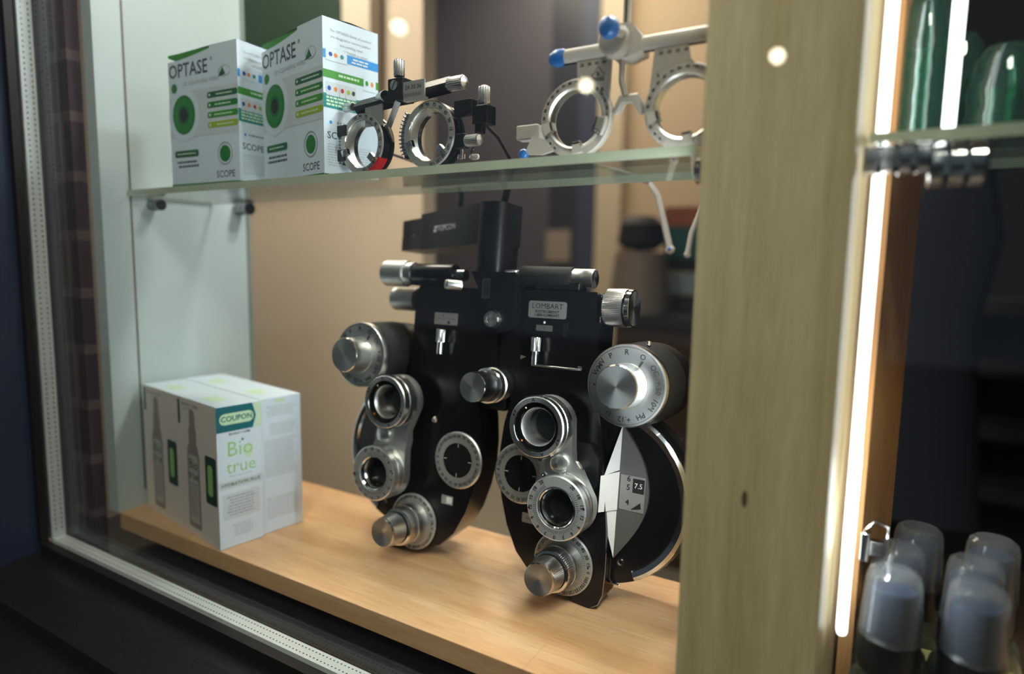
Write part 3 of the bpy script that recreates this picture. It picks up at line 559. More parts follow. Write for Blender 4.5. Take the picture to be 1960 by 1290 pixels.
# ================================================================== CARTONS
def wobble_lines(mb, T, x0, x1, y, n, h, m, gap=.0022, justify=False):
    for k in range(n):
        a, b = x0 + (0 if justify else random.uniform(0, .14) * (x1 - x0)), x1 - random.uniform(0, .16) * (x1 - x0); x = a; yy = y - k * (h + gap)
        while x < b:
            wl = random.uniform(.002, .006); mb.rect(x, yy, min(x + wl, b), yy + h, m, T); x += wl + .0008
def carton_frame(X, Y, th, z): return M4.Translation((X, Y, z)) @ M4.Rotation(th, 4, 'Z')   # x = right-going face, y = left-going face, origin = near vertical edge
E_ = .00012
def eye_box(T, wd, ln, h, label):
    t = thing('carton', label, 'carton', T, 'green and white eye wipe cartons')
    # the front (OPTASE) face runs along +y and looks to -x ; its text frame starts at the far (left) end
    F = fr((-E_, ln, 0), (0, -1, 0), (0, 0, 1))
    Sd = fr((0, -E_, 0), (1, 0, 0), (0, 0, 1))
    # scooped top: outline of the front with curved tab at the left
    n = 12; top = [(ln * .62 * (1 - i / n) , h - .003 - .0060 * sin(pi * (i / n) * .5)) for i in range(n + 1)]
    out = [(0, 0), (ln, 0), (ln, h), (ln * .62, h)] + top
    mb = MB().add([(x, y, 0) for x, y in out], [tuple(range(len(out)))], 'carton_white', fr((0, ln, 0), (0, -1, 0), (0, 0, 1)))
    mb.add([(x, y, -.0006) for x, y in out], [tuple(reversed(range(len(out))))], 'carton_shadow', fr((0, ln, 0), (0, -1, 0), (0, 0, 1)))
    mb.rect(0, 0, wd, h, 'carton_white', fr((0, 0, 0), (1, 0, 0), (0, 0, 1)))
    mb.add([(0, 0, h), (wd, 0, h), (wd, ln, h), (0, ln, h - 0)], [(0, 1, 2, 3)], 'carton_shadow') if False else None
    mb.add([(wd, 0, 0), (wd, ln, 0), (wd, ln, h), (wd, 0, h)], [(0, 1, 2, 3)], 'carton_white'); mb.add([(wd, ln, 0), (0, ln, 0), (0, ln, h - .013), (wd, ln, h)], [(0, 1, 2, 3)], 'carton_white')
    mb.add([(0, 0, 0), (0, ln, 0), (wd, ln, 0), (wd, 0, 0)], [(0, 1, 2, 3)], 'carton_white')
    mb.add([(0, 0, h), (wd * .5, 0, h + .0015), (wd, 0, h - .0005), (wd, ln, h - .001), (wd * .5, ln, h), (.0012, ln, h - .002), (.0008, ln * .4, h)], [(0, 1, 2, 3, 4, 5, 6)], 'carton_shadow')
    mb.build('carton_body', t, smooth=False)
    g = MB(); n = 16
    g.add([(ln * .62 * i / n, h - .0016, 0) for i in range(n + 1)] + [(ln * .62 * (1 - i / n), h - .0040 - .0085 * sin(pi * (i / n)), 0) for i in range(n + 1)], [tuple(range(2 * n + 2))], 'green_mid', fr((.0006, ln, 0), (0, -1, 0), (0, 0, 1)))
    g.build('inner_flap', t, smooth=False)
    p = MB(); u = ln; k = h
    p.text('OPTASE', u * .178, 'text_dark', F @ M4.Translation((u * .30, k * .855, 0)), .00025, .92); p.text('®', u * .05, 'text_dark', F @ M4.Translation((u * .645, k * .90, 0)))
    p.text('LID CLEANSING WIPES', u * .052, 'grey_ink', F @ M4.Translation((u * .48, k * .755, 0)))
    p.ell(u * .085, k * .735, u * .045, u * .045, 'iris_green', F)
    p.ell(u * .82, k * .80, u * .085, u * .052, 'grey_card', F, 0); p.ell(u * .83, k * .80, u * .070, u * .040, 'carton_white', F, E_); p.prism([(u * .74, k * .765), (u * .84, k * .775), (u * .80, k * .83)], 0, E_ * 2, 'green_deep', F)
    p.add([(0, k * .36, 0), (u, k * .36, 0), (u, k * .70, 0), (u * .22, k * .70, 0), (0, k * .66, 0)], [(0, 1, 2, 3, 4)], 'label_grey', F)
    for r, m, z in ((.25, 'carton_white', 1), (.185, 'green_dark', 2), (.150, 'iris_green', 3), (.09, 'green_deep', 4), (.062, 'ink', 5)): p.ell(u * .22, k * .53, u * r * .92, u * r, m, F, E_ * z)
    for i, m in enumerate(('green_deep', 'green_dark', 'green_mid', 'green_lime')):
        y = k * (.645 - i * .072); p.rrect(u * .57, y - k * .022, u * .995, y + k * .022, k * .018, m, F, E_); p.disc(k * .010, E_ * 2, 'carton_white', F @ M4.Translation((u * .605, y, 0)), 12); wobble_lines(p, F @ M4.Translation((0, 0, E_ * 2)), u * .66, u * .95, y - .0008, 1, .0014, 'pale_green')
    p.rrect(u * .06, k * .215, u * .42, k * .265, k * .015, 'green_deep', F, E_); wobble_lines(p, F @ M4.Translation((0, 0, E_ * 2)), u * .09, u * .38, k * .235, 1, .0013, 'pale_green')
    wobble_lines(p, F, u * .06, u * .44, k * .17, 2, .0022, 'text_dark', .0022)
    p.ring(u * .095, u * .105, 0, E_, 'grey_ink', F @ M4.Translation((u * .80, k * .215, 0)), 32); p.ell(u * .80, k * .215, u * .075, u * .075, 'green_dark', F, E_)
    p.text('SCOPE', u * .088, 'text_dark', F @ M4.Translation((u * .80, k * .065, 0)), .00006)
    p.rect(0, 0, u, k * .014, 'green_dark', F, E_)
    # right-hand face
    q = wd
    for i, s_ in enumerate(('The OPTASE® family of products', 'are designed to restore comfort', 'and soothing relief', 'Other OPTASE® products')): p.text(s_, q * .055, 'grey_ink', Sd @ M4.Translation((q * .5, k * (.925 - i * .038), 0)))
    p.rect(0, k * .745, q, k * .80, 'sky_blue', Sd); p.rect(q * .05, k * .735, q * .42, k * .815, 'carton_white', Sd, E_)
    for x, m in ((.13, 'blue_ink'), (.22, 'orange_ink'), (.33, 'teal')): p.ell(q * x, k * .775, q * .032, q * .032, m, Sd, E_ * 2)
    wobble_lines(p, Sd @ M4.Translation((0, 0, E_)), q * .5, q * .85, k * .775, 2, .0015, 'carton_white', .0012)
    p.rect(0, k * .625, q, k * .675, 'green_mid', Sd); p.rect(q * .72, k * .60, q * .95, k * .70, 'carton_white', Sd, E_); wobble_lines(p, Sd @ M4.Translation((0, 0, E_)), q * .25, q * .66, k * .645, 1, .0020, 'pale_green')
    for x, m in ((.78, 'green_mid'), (.88, 'orange_ink')): p.ell(q * x, k * .65, q * .028, q * .04, m, Sd, E_ * 2)
    for x, m, ww in ((.10, 'blue_ink', .05), (.21, 'orange_ink', .06), (.33, 'red_ring', .05), (.44, 'green_lime', .05), (.53, 'charcoal', .045)):
        p.rect(q * (x - ww), k * .515, q * (x + ww), k * .60, 'label_grey', Sd, E_); p.ell(q * x, k * .56, q * .03, q * .035, m, Sd, E_ * 2)
    p.rect(0, k * .435, q, k * .525, 'teal', Sd); wobble_lines(p, Sd @ M4.Translation((0, 0, E_)), q * .05, q * .8, k * .495, 3, .0018, 'pale_green', .0012, True)
    p.ell(q * .12, k * .345, q * .025, q * .025, 'sky_blue', Sd); wobble_lines(p, Sd, q * .18, q * .75, k * .34, 1, .002, 'grey_ink')
    p.text('SCOPE', q * .15, 'text_dark', Sd @ M4.Translation((q * .28, k * .26, 0)), .00005); wobble_lines(p, Sd, q * .06, q * .9, k * .20, 9, .0011, 'faint_ink', .0012, True); p.rect(0, 0, q, k * .012, 'green_dark', Sd, E_)
    p.build('carton_print', t, smooth=False)
    return t
thB = R_(78.3)
eye_box(carton_frame(-.4400, .4125, thB, SZ1), .0590, .1120, .1370, 'eye wipe carton at the front beside the black trial frame, larger side panel showing')
eye_box(carton_frame(-.5600, .4145, R_(92), SZ1), .0590, .1085, .1370, 'eye wipe carton at the left end of the glass shelf, its side partly covered')

def bio_box(T, wd, ln, h, label, coupon=True):
    t = thing('carton', label, 'carton', T, 'contact lens solution cartons')
    MB().box((0, 0, 0), (wd, ln, h), 'carton_white').build('carton_body', t, smooth=False, bevel=.0005)
    F = fr((0, -E_, 0), (1, 0, 0), (0, 0, 1)); L = fr((-E_, ln, 0), (0, -1, 0), (0, 0, 1)); Tp = fr((0, 0, h + E_), (1, 0, 0), (0, 1, 0)); p = MB()
    if coupon:
        p.add([(0, h * .820, 0), (wd * .80, h * .820, 0), (wd * .88, h * .905, 0), (wd * .80, h * .995, 0), (0, h * .995, 0)], [(0, 1, 2, 3, 4)], 'teal_dark', F)
        p.add([(wd * .82, h * .820, 0), (wd, h * .820, 0), (wd, h * .995, 0), (wd * .82, h * .995, 0), (wd * .90, h * .905, 0)], [(0, 1, 2, 3, 4)], 'pale_green', F)
        p.rrect(wd * .07, h * .868, wd * .82, h * .946, h * .036, 'pale_green', F, E_); p.text('COUPON', wd * .160, 'teal_dark', F @ M4.Translation((wd * .445, h * .907, E_ * 2)), .00018)
        p.text('BAUSCH + LOMB', wd * .062, 'text_dark', F @ M4.Translation((wd * .5, h * .80, 0)), .0001)
        p.text('Bio', wd * .46, 'bio_green', F @ M4.Translation((wd * .50, h * .69, 0)), -.0001, .98); p.text('true', wd * .40, 'bio_green', F @ M4.Translation((wd * .52, h * .565, 0)), -.0001, .98)
        p.ell(wd * .56, h * .75, wd * .028, wd * .028, 'teal', F, E_); p.ell(wd * .68, h * .66, wd * .10, h * .045, 'pale_green', F, -E_ * .3)
        p.text('Multi-Purpose Solution', wd * .055, 'grey_ink', F @ M4.Translation((wd * .5, h * .505, 0)))
        p.rect(wd * .0, h * .42, wd, h * .475, 'label_grey', F); p.text('HYDRATION PLUS', wd * .105, 'text_green', F @ M4.Translation((wd * .5, h * .447, E_)), .00008)
        p.rrect(wd * .08, h * .20, wd * .92, h * .385, .003, 'label_grey', F); wobble_lines(p, F @ M4.Translation((0, 0, E_)), wd * .16, wd * .84, h * .355, 7, .0012, 'grey_ink', .0020)
        wobble_lines(p, F, wd * .28, wd * .75, h * .15, 6, .0012, 'faint_ink', .0012)
    else:
        wobble_lines(p, F, wd * .12, wd * .9, h * .93, 5, .0013, 'faint_ink', .0012); wobble_lines(p, F, wd * .15, wd * .85, h * .80, 6, .0012, 'faint_ink', .0011)
        wobble_lines(p, F, wd * .08, wd * .9, h * .68, 17, .0014, 'faint_ink', .0011, True); wobble_lines(p, F, wd * .1, wd * .92, h * .25, 10, .0014, 'faint_ink', .0011, True)
        p.rect(wd * .35, h * .96, wd * .6, h * .985, 'pale_green', F, E_ * .5)
    # bottle picture on the long side
    l = ln; p.rect(0, 0, l, h, 'bio_side', L)
    bz = E_; cx = .40
    prof = [(.14, .06), (.16, .08), (.16, .59), (.13, .66), (.09, .685), (.10, .70), (.10, .79), (.075, .80), (.07, .90), (.04, .93)]
    p.add([(l * cx - l * a, h * b, bz) for a, b in prof] + [(l * cx + l * a, h * b, bz) for a, b in reversed(prof)], [tuple(range(2 * len(prof)))], 'bottle_grey', L)
    p.rrect(l * (cx - .12), h * .10, l * (cx + .12), h * .60, .003, 'bottle_lite', L, bz * 2)
    p.text('Bio', l * .17, 'text_green', L @ M4.Translation((l * cx, h * .53, bz * 3))); p.text('true', l * .15, 'text_green', L @ M4.Translation((l * cx, h * .45, bz * 3)))
    wobble_lines(p, L @ M4.Translation((0, 0, bz * 3)), l * (cx - .10), l * (cx + .10), h * .38, 10, .0016, 'bottle_grey', .0022, True)
    p.text('BAUSCH + LOMB', l * .055, 'text_dark', L @ M4.Translation((l * .35, h * .955, bz))); wobble_lines(p, L, l * .15, l * .5, h * .92, 1, .0014, 'grey_ink')
    p.rrect(l * .70, h * .30, l * .97, h * .64, .003, 'bio_dark', L, bz); p.rrect(l * .76, h * .36, l * .88, h * .58, .004, 'bio_green', L, bz * 2)
    p.rect(l * .03, h * .80, l * .09, h * .98, 'text_green', L, bz)
    p.rect(wd * .2, ln * .3, wd * .55, ln * .6, 'pale_green', Tp)
    p.build('carton_print', t, smooth=False)
    return t
bt = R_(81.1); u = V((cos(bt), sin(bt), 0)); v = V((-sin(bt), cos(bt), 0)); n0 = V((-.5703, .3845, .0003))
bw, bl, bh = .0487, .0905, .1515
bio_box(carton_frame(n0.x, n0.y, bt, .0003), bw, bl, bh, 'solution carton with the teal COUPON band facing the viewer')
p1 = n0 + v * (bl + .0012); bio_box(carton_frame(p1.x, p1.y, bt, .0003), bw, bl, bh, 'solution carton left of the COUPON one, at the front left corner', False)
p2 = n0 + u * (bw + .0012) + v * .004; bio_box(carton_frame(p2.x, p2.y, bt, .0003), bw, bl, bh, 'solution carton behind the COUPON one, fine print facing right', False)
p3 = p2 + v * (bl + .0012); bio_box(carton_frame(p3.x, p3.y, bt, .0003), bw, bl, bh, 'solution carton at the back left of the four, mostly hidden', False)

# ================================================================== BLACK TRIAL FRAME
BT = M4.Translation((-.3300, .4270, SZ1)) @ M4.Rotation(R_(-2.5), 4, 'Z')
tf = thing('trial_frame', 'black and silver metal optical trial frame on the glass shelf', 'trial frame', BT)
G = lambda px, py, yl=0: frame_hit(px, py, BT, yl)
def rim(cx, cz, r, par):
    T = ax(cx, 0, cz)
    o = lathe_part('lens_holder', [(r * .74, -.005), (r * .76, .004), (r * .78, .0052), (r * .97, .0052), (r, .0040), (r, -.002), (r * .94, -.0025), (r * .94, -.006), (r * .98, -.0065), (r * .98, -.010), (r * .74, -.010), (r * .74, -.005)], 'aluminium', T, par, 72,
                   ['aluminium_matt', 'chrome', 'dial_grey', 'aluminium', 'black_gloss', 'black_gloss', 'black_gloss', 'black_gloss', 'black_gloss', 'black_gloss', 'dark_chrome'])
    m = MB(); Tz = M4.Translation((0, 0, .0054)); numerals(m, ['105', '90', '75', '60', '45', '30', '15', '0', '165', '150', '135', '120'], r * .885, Tz, r * .135, a0=108, da=-17); ticks(m, 60, r * .785, r * .82, Tz, .00025, a0=-100, a1=110)
    m.build('degree_scale', o, smooth=False)
    MB().disc(r * .75, -.002, 'lens_glass').build('trial_lens', o)
    return o
a = G(827, 250); r1 = (G(817, 187).z - G(817, 316).z) / 2; rr_ = rim(a.x, r1, r1, tf); bx1 = a.x
a = G(699, 262); r2 = (G(688, 205).z - G(688, 322).z) / 2; rl_ = rim(a.x, r2, r2, tf); bx2 = a.x
MB().ring(r2 * .93, r2 * 1.01, -.004, .0056, 'red_ring', I4, 40, R_(-82), R_(-30)).build('red_marker', rl_)
for bxx, rr2, par in ((bx1, r1, rr_), (bx2, r2, rl_)):
    m = MB()          # knurled turning segments at the left of each ring
    m.ring(rr2 * .95, rr2 * 1.16, -.006, .0035, 'chrome', I4, 24, R_(140), R_(212))
    for k in range(13):
        q = R_(142 + k * 5.7); m.box((rr2 * 1.14, -.0007, -.0055), (rr2 * 1.22, .0007, .0045), 'chrome', M4.Rotation(q, 4, 'Z'))
        m.box((rr2 * 1.02, -.0006, .003), (rr2 * 1.15, .0006, .0045), 'dark_chrome', M4.Rotation(q, 4, 'Z'))
    m.build('turning_grip', par, bevel=.0004)
    for q in (200, 318): MB().box((rr2 * .60, -.003, .004), (rr2 * .86, .003, .0085), 'chrome', M4.Rotation(R_(q), 4, 'Z')).build('lens_clip', par, bevel=.0005)
# scale plate and carriers
p = G(800, 178, -.003); MB().box((p.x - .011, -.0088, p.z - .0070), (p.x + .012, -.0074, p.z + .0085), 'plate_silver').box((p.x - .011, -.0074, p.z - .0070), (p.x + .012, -.004, p.z - .0050), 'plate_silver').text('24 30 36', .0050, 'ink', front(p.x, p.z + .0035, -.0090)).build('distance_scale', tf, smooth=False)
m = MB(); ticks_ = [m.rect(-.0002 + (k - 9) * .0011, -.0014, .0001 + (k - 9) * .0011, .0014 if k % 3 else .0024, 'ink', front(p.x, p.z - .0025, -.0090)) for k in range(18)]; m.build('scale_ticks', tf, smooth=False)
p = G(720, 214, -.003); MB().box((p.x - .013, -.0035, p.z - .012), (p.x + .008, -.0025, p.z + .008), 'plate_silver').build('distance_scale', tf, smooth=False)
def block(px0, py0, px1, py1, y0, y1, m, name, par, bev=.0008):
    a, b = G(px0, py1, y0), G(px1, py0, y0); return MB().box((a.x, y0, a.z), (b.x, y1, b.z), m).build(name, par, bevel=bev)
block(742, 146, 770, 196, -.007, .008, 'black_satin', 'centre_block', tf)
a, b = G(686, 204, .001), G(862, 162, .001)
cb_ = MB().tube([(a.x, .001, a.z - .002), (b.x, .001, b.z)], .0068, 'black_satin', 4).build('cross_bar', tf, smooth=False)
a = G(754, 163, -.0072); lathe_part('slotted_screw', [(.0040, 0), (.0040, .0008), (1e-4, .0009)], 'aluminium', ax(a.x, -.0070, a.z), tf, 28)
MB().rect(-.0004, -.0034, .0004, .0034, 'ink', front(a.x, a.z, -.0081, R_(-25))).build('screw_slot', tf, smooth=False)
KN = [(.0044, 0), (.0048, .0006, .0004), (.0048, .0125, .0004), (.0042, .0135), (1e-4, .0150)]
def knob(px, py, a, par=tf, yl=0, s=1, rot=None):
    c = G(px, py, yl); return lathe_part('thumb_knob', [(q[0] * s, q[1] * s, *[x * s for x in q[2:]]) for q in KN], 'aluminium', M4.Translation((c.x, yl, c.z)) @ (rot if rot is not None else AXM[a]), par, 44, ['chrome', 'knurled', 'chrome', 'aluminium'])
knob(764, 147, '+z'); knob(927, 200, '+z', yl=.004); knob(860, 162, '+x', s=1.15); knob(738, 183, '-y', yl=-.004, rot=AXM['-x'] @ M4.Rotation(R_(-25), 4, 'X')); knob(676, 205, '-x', s=.8); knob(893, 270, '+x', s=.95, yl=-.004); knob(648, 300, '-x', yl=-.004, s=.9)
# sloping nose bar between the rims
a, b = G(762, 194, -.006), G(744, 242, -.006)
MB().tube([(a.x, -.006, a.z), (b.x, -.006, b.z)], .0035, 'aluminium', 4).build('nose_bar', tf, smooth=False)
a, b = G(741, 243, .002), G(748, 272, .004); MB().tube([(a.x - .003, 0, a.z), (a.x, .001, a.z), (b.x, .006, b.z)], [.0030, .0036, .0022], 'dark_chrome', 10).build('nose_rest', tf)
# hinge brackets and temples
block(868, 187, 903, 222, -.004, .004, 'black_satin', 'side_bracket', tf); block(903, 198, 932, 238, -.003, .010, 'black_gloss', 'hinge_block', tf)
block(908, 232, 922, 256, .0, .006, 'black_gloss', 'hinge_lug', tf); block(866, 254, 888, 284, -.004, .004, 'black_satin', 'side_bracket', tf); block(642, 238, 662, 262, -.006, .001, 'black_satin', 'side_bracket', tf); block(642, 285, 660, 310, -.006, .001, 'black_gloss', 'hinge_block', tf)
c = G(884, 296, -.003); lathe_part('adjusting_screw', [(.0012, .004), (.0012, 0), (.0034, 0, .0003), (.0034, -.0035, .0003), (1e-4, -.0040)], 'chrome', M4.Translation((c.x, -.003, c.z)), tf, 30)
a, b = G(906, 283, .004), G(900, 302, .012); MB().tube([(a.x, .004, a.z), (b.x, .012, b.z)], .0010, 'chrome', 6).build('pad_wire', tf)
c = G(910, 303, .012); MB().rrect(-.004, -.0022, .004, .0022, .002, 'frame_white', front(c.x, c.z + .001, .012), 0, .002).build('nose_pad', tf)
Mi = BT.inverted(); hw = BT @ G(915, 225, .010)
def wl(*ps): return [Mi @ q for q in ps]
tp = MB(); pts = wl(hw, W(952, 262, 'Y', .50), W(984, 318, 'Y', .545), W(972, 358, 'Y', .560), W(962, 400, 'Y', .565), W(955, 470, 'Y', .565))
MB().tube(pts, [.0016, .0016, .0020, .0036, .0040, .0034], 'black_satin', 10).build('temple', tf)
MB().tube(wl(W(652, 245, 'Y', .452), W(742, 292, 'Y', .515), W(868, 336, 'Y', .578), W(884, 372, 'Y', .590), W(878, 420, 'Y', .592), W(853, 480, 'Y', .592)), [.0014, .0014, .0020, .0030, .0030, .0034], 'black_satin', 10).build('temple', tf)

# ================================================================== WHITE TRIAL FRAME
WT = M4.Translation((-.1400, .4260, SZ1))
wf = thing('trial_frame', 'white plastic optical trial frame with blue knobs next to the post', 'trial frame', WT)
Q = lambda px, py, yl=0: frame_hit(px, py, WT, yl)
a, b = Q(1068, 111, 0), Q(1356, 66, 0)
zb = (a.z + b.z) / 2
MB().tube([(a.x, 0, zb), (b.x + .035, 0, zb)], .0052, 'frame_white', 24).build('cross_bar', wf)
MB().tube([(a.x + .004, -.001, zb - .0052), (b.x + .03, -.001, zb - .0052)], .0008, 'ink', 6).build('bar_slot', wf)
MB().lathe([(1e-4, -.0065), (.0040, -.0055), (.0062, -.001), (.0062, .004), (.0055, .0068)], 'blue_plastic', I4, 28).build('blue_cap', wf, M4.Translation((a.x, 0, zb)) @ AXM['+x'])
def wring(px, r, par_scale):
    cx = px; cz = r; T = ax(cx, 0, cz)
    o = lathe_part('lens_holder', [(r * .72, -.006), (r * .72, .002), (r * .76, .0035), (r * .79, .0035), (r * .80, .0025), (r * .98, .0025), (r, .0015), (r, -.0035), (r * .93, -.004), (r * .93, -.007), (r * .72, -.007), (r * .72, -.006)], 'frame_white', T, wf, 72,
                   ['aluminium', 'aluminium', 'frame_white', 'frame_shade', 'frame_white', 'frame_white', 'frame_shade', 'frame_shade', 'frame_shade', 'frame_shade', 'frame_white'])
    m = MB(); Tz = M4.Translation((0, 0, .0027)); labs = [str(x) for x in (0, 10, 20, 30, 40, 50, 60, 70, 80, 90, 100, 110, 120, 130, 140, 150, 160)]
    numerals(m, labs, r * .90, Tz, r * .105, a0=200, da=-12.5, bold=.00012); ticks(m, 17, r * .84, r * .96, Tz, .00022, a0=194, a1=-19)
    numerals(m, ['90', '80', '70'], r * .90, Tz, r * .085, a0=232, da=-12); ticks(m, 3, r * .84, r * .97, Tz, .00022, a0=238, a1=202)
    m.build('degree_scale', o, smooth=False)
    for q, w_ in ((195, 10), (278, 9), (-18, 15)):
        MB().ring(r * .62, r * .92, .001, .0055, 'frame_white', I4, 8, R_(q - w_), R_(q + w_)).ring(r * .62, r * .70, -.001, .0055, 'frame_shade', I4, 8, R_(q - w_), R_(q + w_)).build('lens_clip', o, bevel=.0004)
    m = MB(); m.ring(r * .72, r * .74, .0055, .0057, 'ink', I4, 8, R_(-28), R_(-6)); m.ring(r * .78, r * .80, .0055, .0057, 'ink', I4, 8, R_(-28), R_(-6)); m.ring(r * .84, r * .86, .0055, .0057, 'ink', I4, 8, R_(-28), R_(-6)); m.text('222', r * .16, 'ink', M4.Translation((0, 0, .0057)) @ M4.Rotation(R_(-32), 4, 'Z') @ M4.Translation((r * .78, 0, 0)), .0001); m.build('clip_marks', o, smooth=False)
    return o
c = Q(1103, 222); wr = (Q(1103, 152).z - 0) / 2; wr = abs(wr); wring(c.x, wr, 1)
cR = Q(1312, 205); wring(cR.x, wr, 1)
for cx, px0, px1, py0, sx in ((c.x, 1105, 1173, 108, 0), (cR.x, 1255, 1330, 92, 1)):
    x0, x1 = Q(px0, py0).x, Q(px1, py0).x; zt_ = zb - .004
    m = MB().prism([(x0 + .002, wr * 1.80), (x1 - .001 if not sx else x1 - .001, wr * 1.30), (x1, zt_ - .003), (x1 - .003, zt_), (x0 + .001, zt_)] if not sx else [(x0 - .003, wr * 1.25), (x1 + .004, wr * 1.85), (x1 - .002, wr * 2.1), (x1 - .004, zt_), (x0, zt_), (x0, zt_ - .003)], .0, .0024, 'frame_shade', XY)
    m.build('lens_carrier', wf, bevel=.0004)
    m = MB(); Tz = front((x0 + x1) / 2, zt_ - .0010, -.0026)
    for k in range(21): m.rect(-.0001 + (k - 10) * .0011, -.0008, .0001 + (k - 10) * .0011, .0010 if k % 5 else .0018, 'ink', Tz)
    for k, t_ in enumerate(('25', '30', '35', '40')): m.text(t_, .0030, 'ink', Tz @ M4.Translation(((k - 1.5) * .0056, -.0032, 0)), .0001)
    if not sx:
        Ts = front(x1 - .0095, zt_ - .0125, -.0026)
        pts = []
        for k in range(6): 
            an = R_(0 + k * 36); pts.append((cos(an) * .0052, sin(an) * .0058) if k % 1 == 0 else 0)
        st = [(-.0050, .0010), (-.0024, .0018), (-.0022, .0030), (0, .0060), (.0022, .0030), (.0024, .0018), (.0050, .0010), (.0032, -.0018), (-.0032, -.0018)]
        for i in range(len(st)): 
            p_, q_ = V(st[i]), V(st[(i + 1) % len(st)]); d_ = (q_ - p_); n_ = V((-d_.y, d_.x)).normalized() * .00018
            m.add([(p_ - n_).to_3d(), (q_ - n_).to_3d(), (q_ + n_).to_3d(), (p_ + n_).to_3d()], [(0, 1, 2, 3)], 'ink', Ts)
        m.text('b', .0045, 'ink', Ts @ M4.Translation((0, .0010, 0)), .0001); m.text('OCULUS', .0024, 'ink', Ts @ M4.Translation((0, -.0032, 0)), .0001); m.text('R', .0034, 'ink', front(x1 - .006, zt_ - .0225, -.0026), .0002)
    else: m.text('L', .0034, 'ink', front(x0 + .0035, zt_ - .018, -.0026), .0002)
    m.build('carrier_scale', wf, smooth=False)
# centre slider block, its blue ball knob, the vertical stem and the nose bridge
c = Q(1203, 80, 0)
MB().prism([(-.0135, -.003), (-.010, -.0085), (.002, -.0105), (.0120, -.0075), (.0125, .002), (.005, .0115), (-.006, .0125), (-.0125, .006)], -.009, .009, 'frame_white', front(c.x, zb + .001, 0)).build('slider_block', wf, bevel=.0022, bseg=3)
lathe_part('slider_collar', [(.0105, 0), (.0112, .001), (.0100, .009), (.0072, .0105), (1e-4, .0110)], 'frame_shade', ax(c.x - .005, -.008, zb + .001), wf, 36)
k = Q(1168, 54, -.030); MB().lathe([(.0030, -.012), (.0032, -.004), (.0050, -.0035), (.0066, -.0010), (.0070, .0020), (.0060, .0050), (.0038, .0066), (1e-4, .0072)], 'blue_plastic', I4, 32, ['frame_shade', 'frame_shade', 'blue_plastic', 'blue_plastic', 'blue_plastic', 'blue_plastic', 'blue_plastic']).build('blue_knob', wf, M4.Translation((k.x, -.030, k.z)) @ AXM['-y'] @ M4.Rotation(R_(-18), 4, 'Y'))
a, b = Q(1190, 80, .004), Q(1202, -14, .004); MB().box((b.x - .0022, .002, zb), (b.x + .0026, .006, b.z), 'frame_white').box((b.x - .0008, .0014, zb + .016), (b.x + .0008, .0022, b.z), 'ink').build('height_rod', wf, bevel=.0004)
s0, s1, s2 = Q(1192, 105, -.002), Q(1190, 155, -.002), Q(1198, 184, -.004)
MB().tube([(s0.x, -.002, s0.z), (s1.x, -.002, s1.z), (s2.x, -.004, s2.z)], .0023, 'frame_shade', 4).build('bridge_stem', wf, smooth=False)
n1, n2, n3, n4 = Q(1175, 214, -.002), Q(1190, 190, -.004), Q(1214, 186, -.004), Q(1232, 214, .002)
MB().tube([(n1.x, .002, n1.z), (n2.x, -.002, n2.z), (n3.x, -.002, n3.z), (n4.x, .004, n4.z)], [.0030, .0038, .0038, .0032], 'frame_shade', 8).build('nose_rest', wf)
a, b = Q(991, 270, .004), Q(1033, 238, .004); MB().box((a.x, .001, a.z), (b.x, .012, b.z), 'frame_white').build('hinge_block', wf, bevel=.001)
p = [Q(x, y, .0) for x, y in ((1010, 290), (1022, 262), (1045, 268), (1062, 290), (1040, 297), (1014, 297))]
MB().prism([(q.x, q.z) for q in p], .0, .003, 'frame_white', XY).build('foot_tab', wf)
k = Q(1000, 296, .010); MB().ball((k.x, .012, k.z + .0005), .0042, 'blue_plastic', 10).build('blue_knob', wf)
Mi = WT.inverted(); xh = W(1010, 252, 'Y', .436).x
tpts = [W(1010, 252, 'Y', .436), W(1140, 314, 'X', xh + .002), W(1240, 346, 'X', xh + .004)]
yb = tpts[-1].y
tpts += [W(1258, 372, 'Y', yb + .006), W(1270, 420, 'Y', yb + .008), W(1283, 478, 'Y', yb + .008)]
o = MB().tube(wl(*tpts), [.0013, .0016, .0040, .0052, .0054, .0055], 'frame_white', 14, .6).build('temple', wf)
e = Mi @ tpts[-1]; MB().ball(e, .0053, 'frame_white', 10).ball(e + V((0, -.0042, .0008)), .0024, 'blue_plastic', 8).build('temple_tip', wf)
yb2 = yb - .01
t2 = [W(1352, 240, 'Y', .50), W(1368, 330, 'Y', yb2), W(1345, 395, 'Y', yb2), W(1324, 445, 'Y', yb2), W(1316, 487, 'Y', yb2)]
MB().tube(wl(*t2), [.0014, .003, .0040, .0042, .0044], 'frame_white', 14, .7).ball(Mi @ t2[-1], .0040, 'frame_white', 10).build('temple', wf)

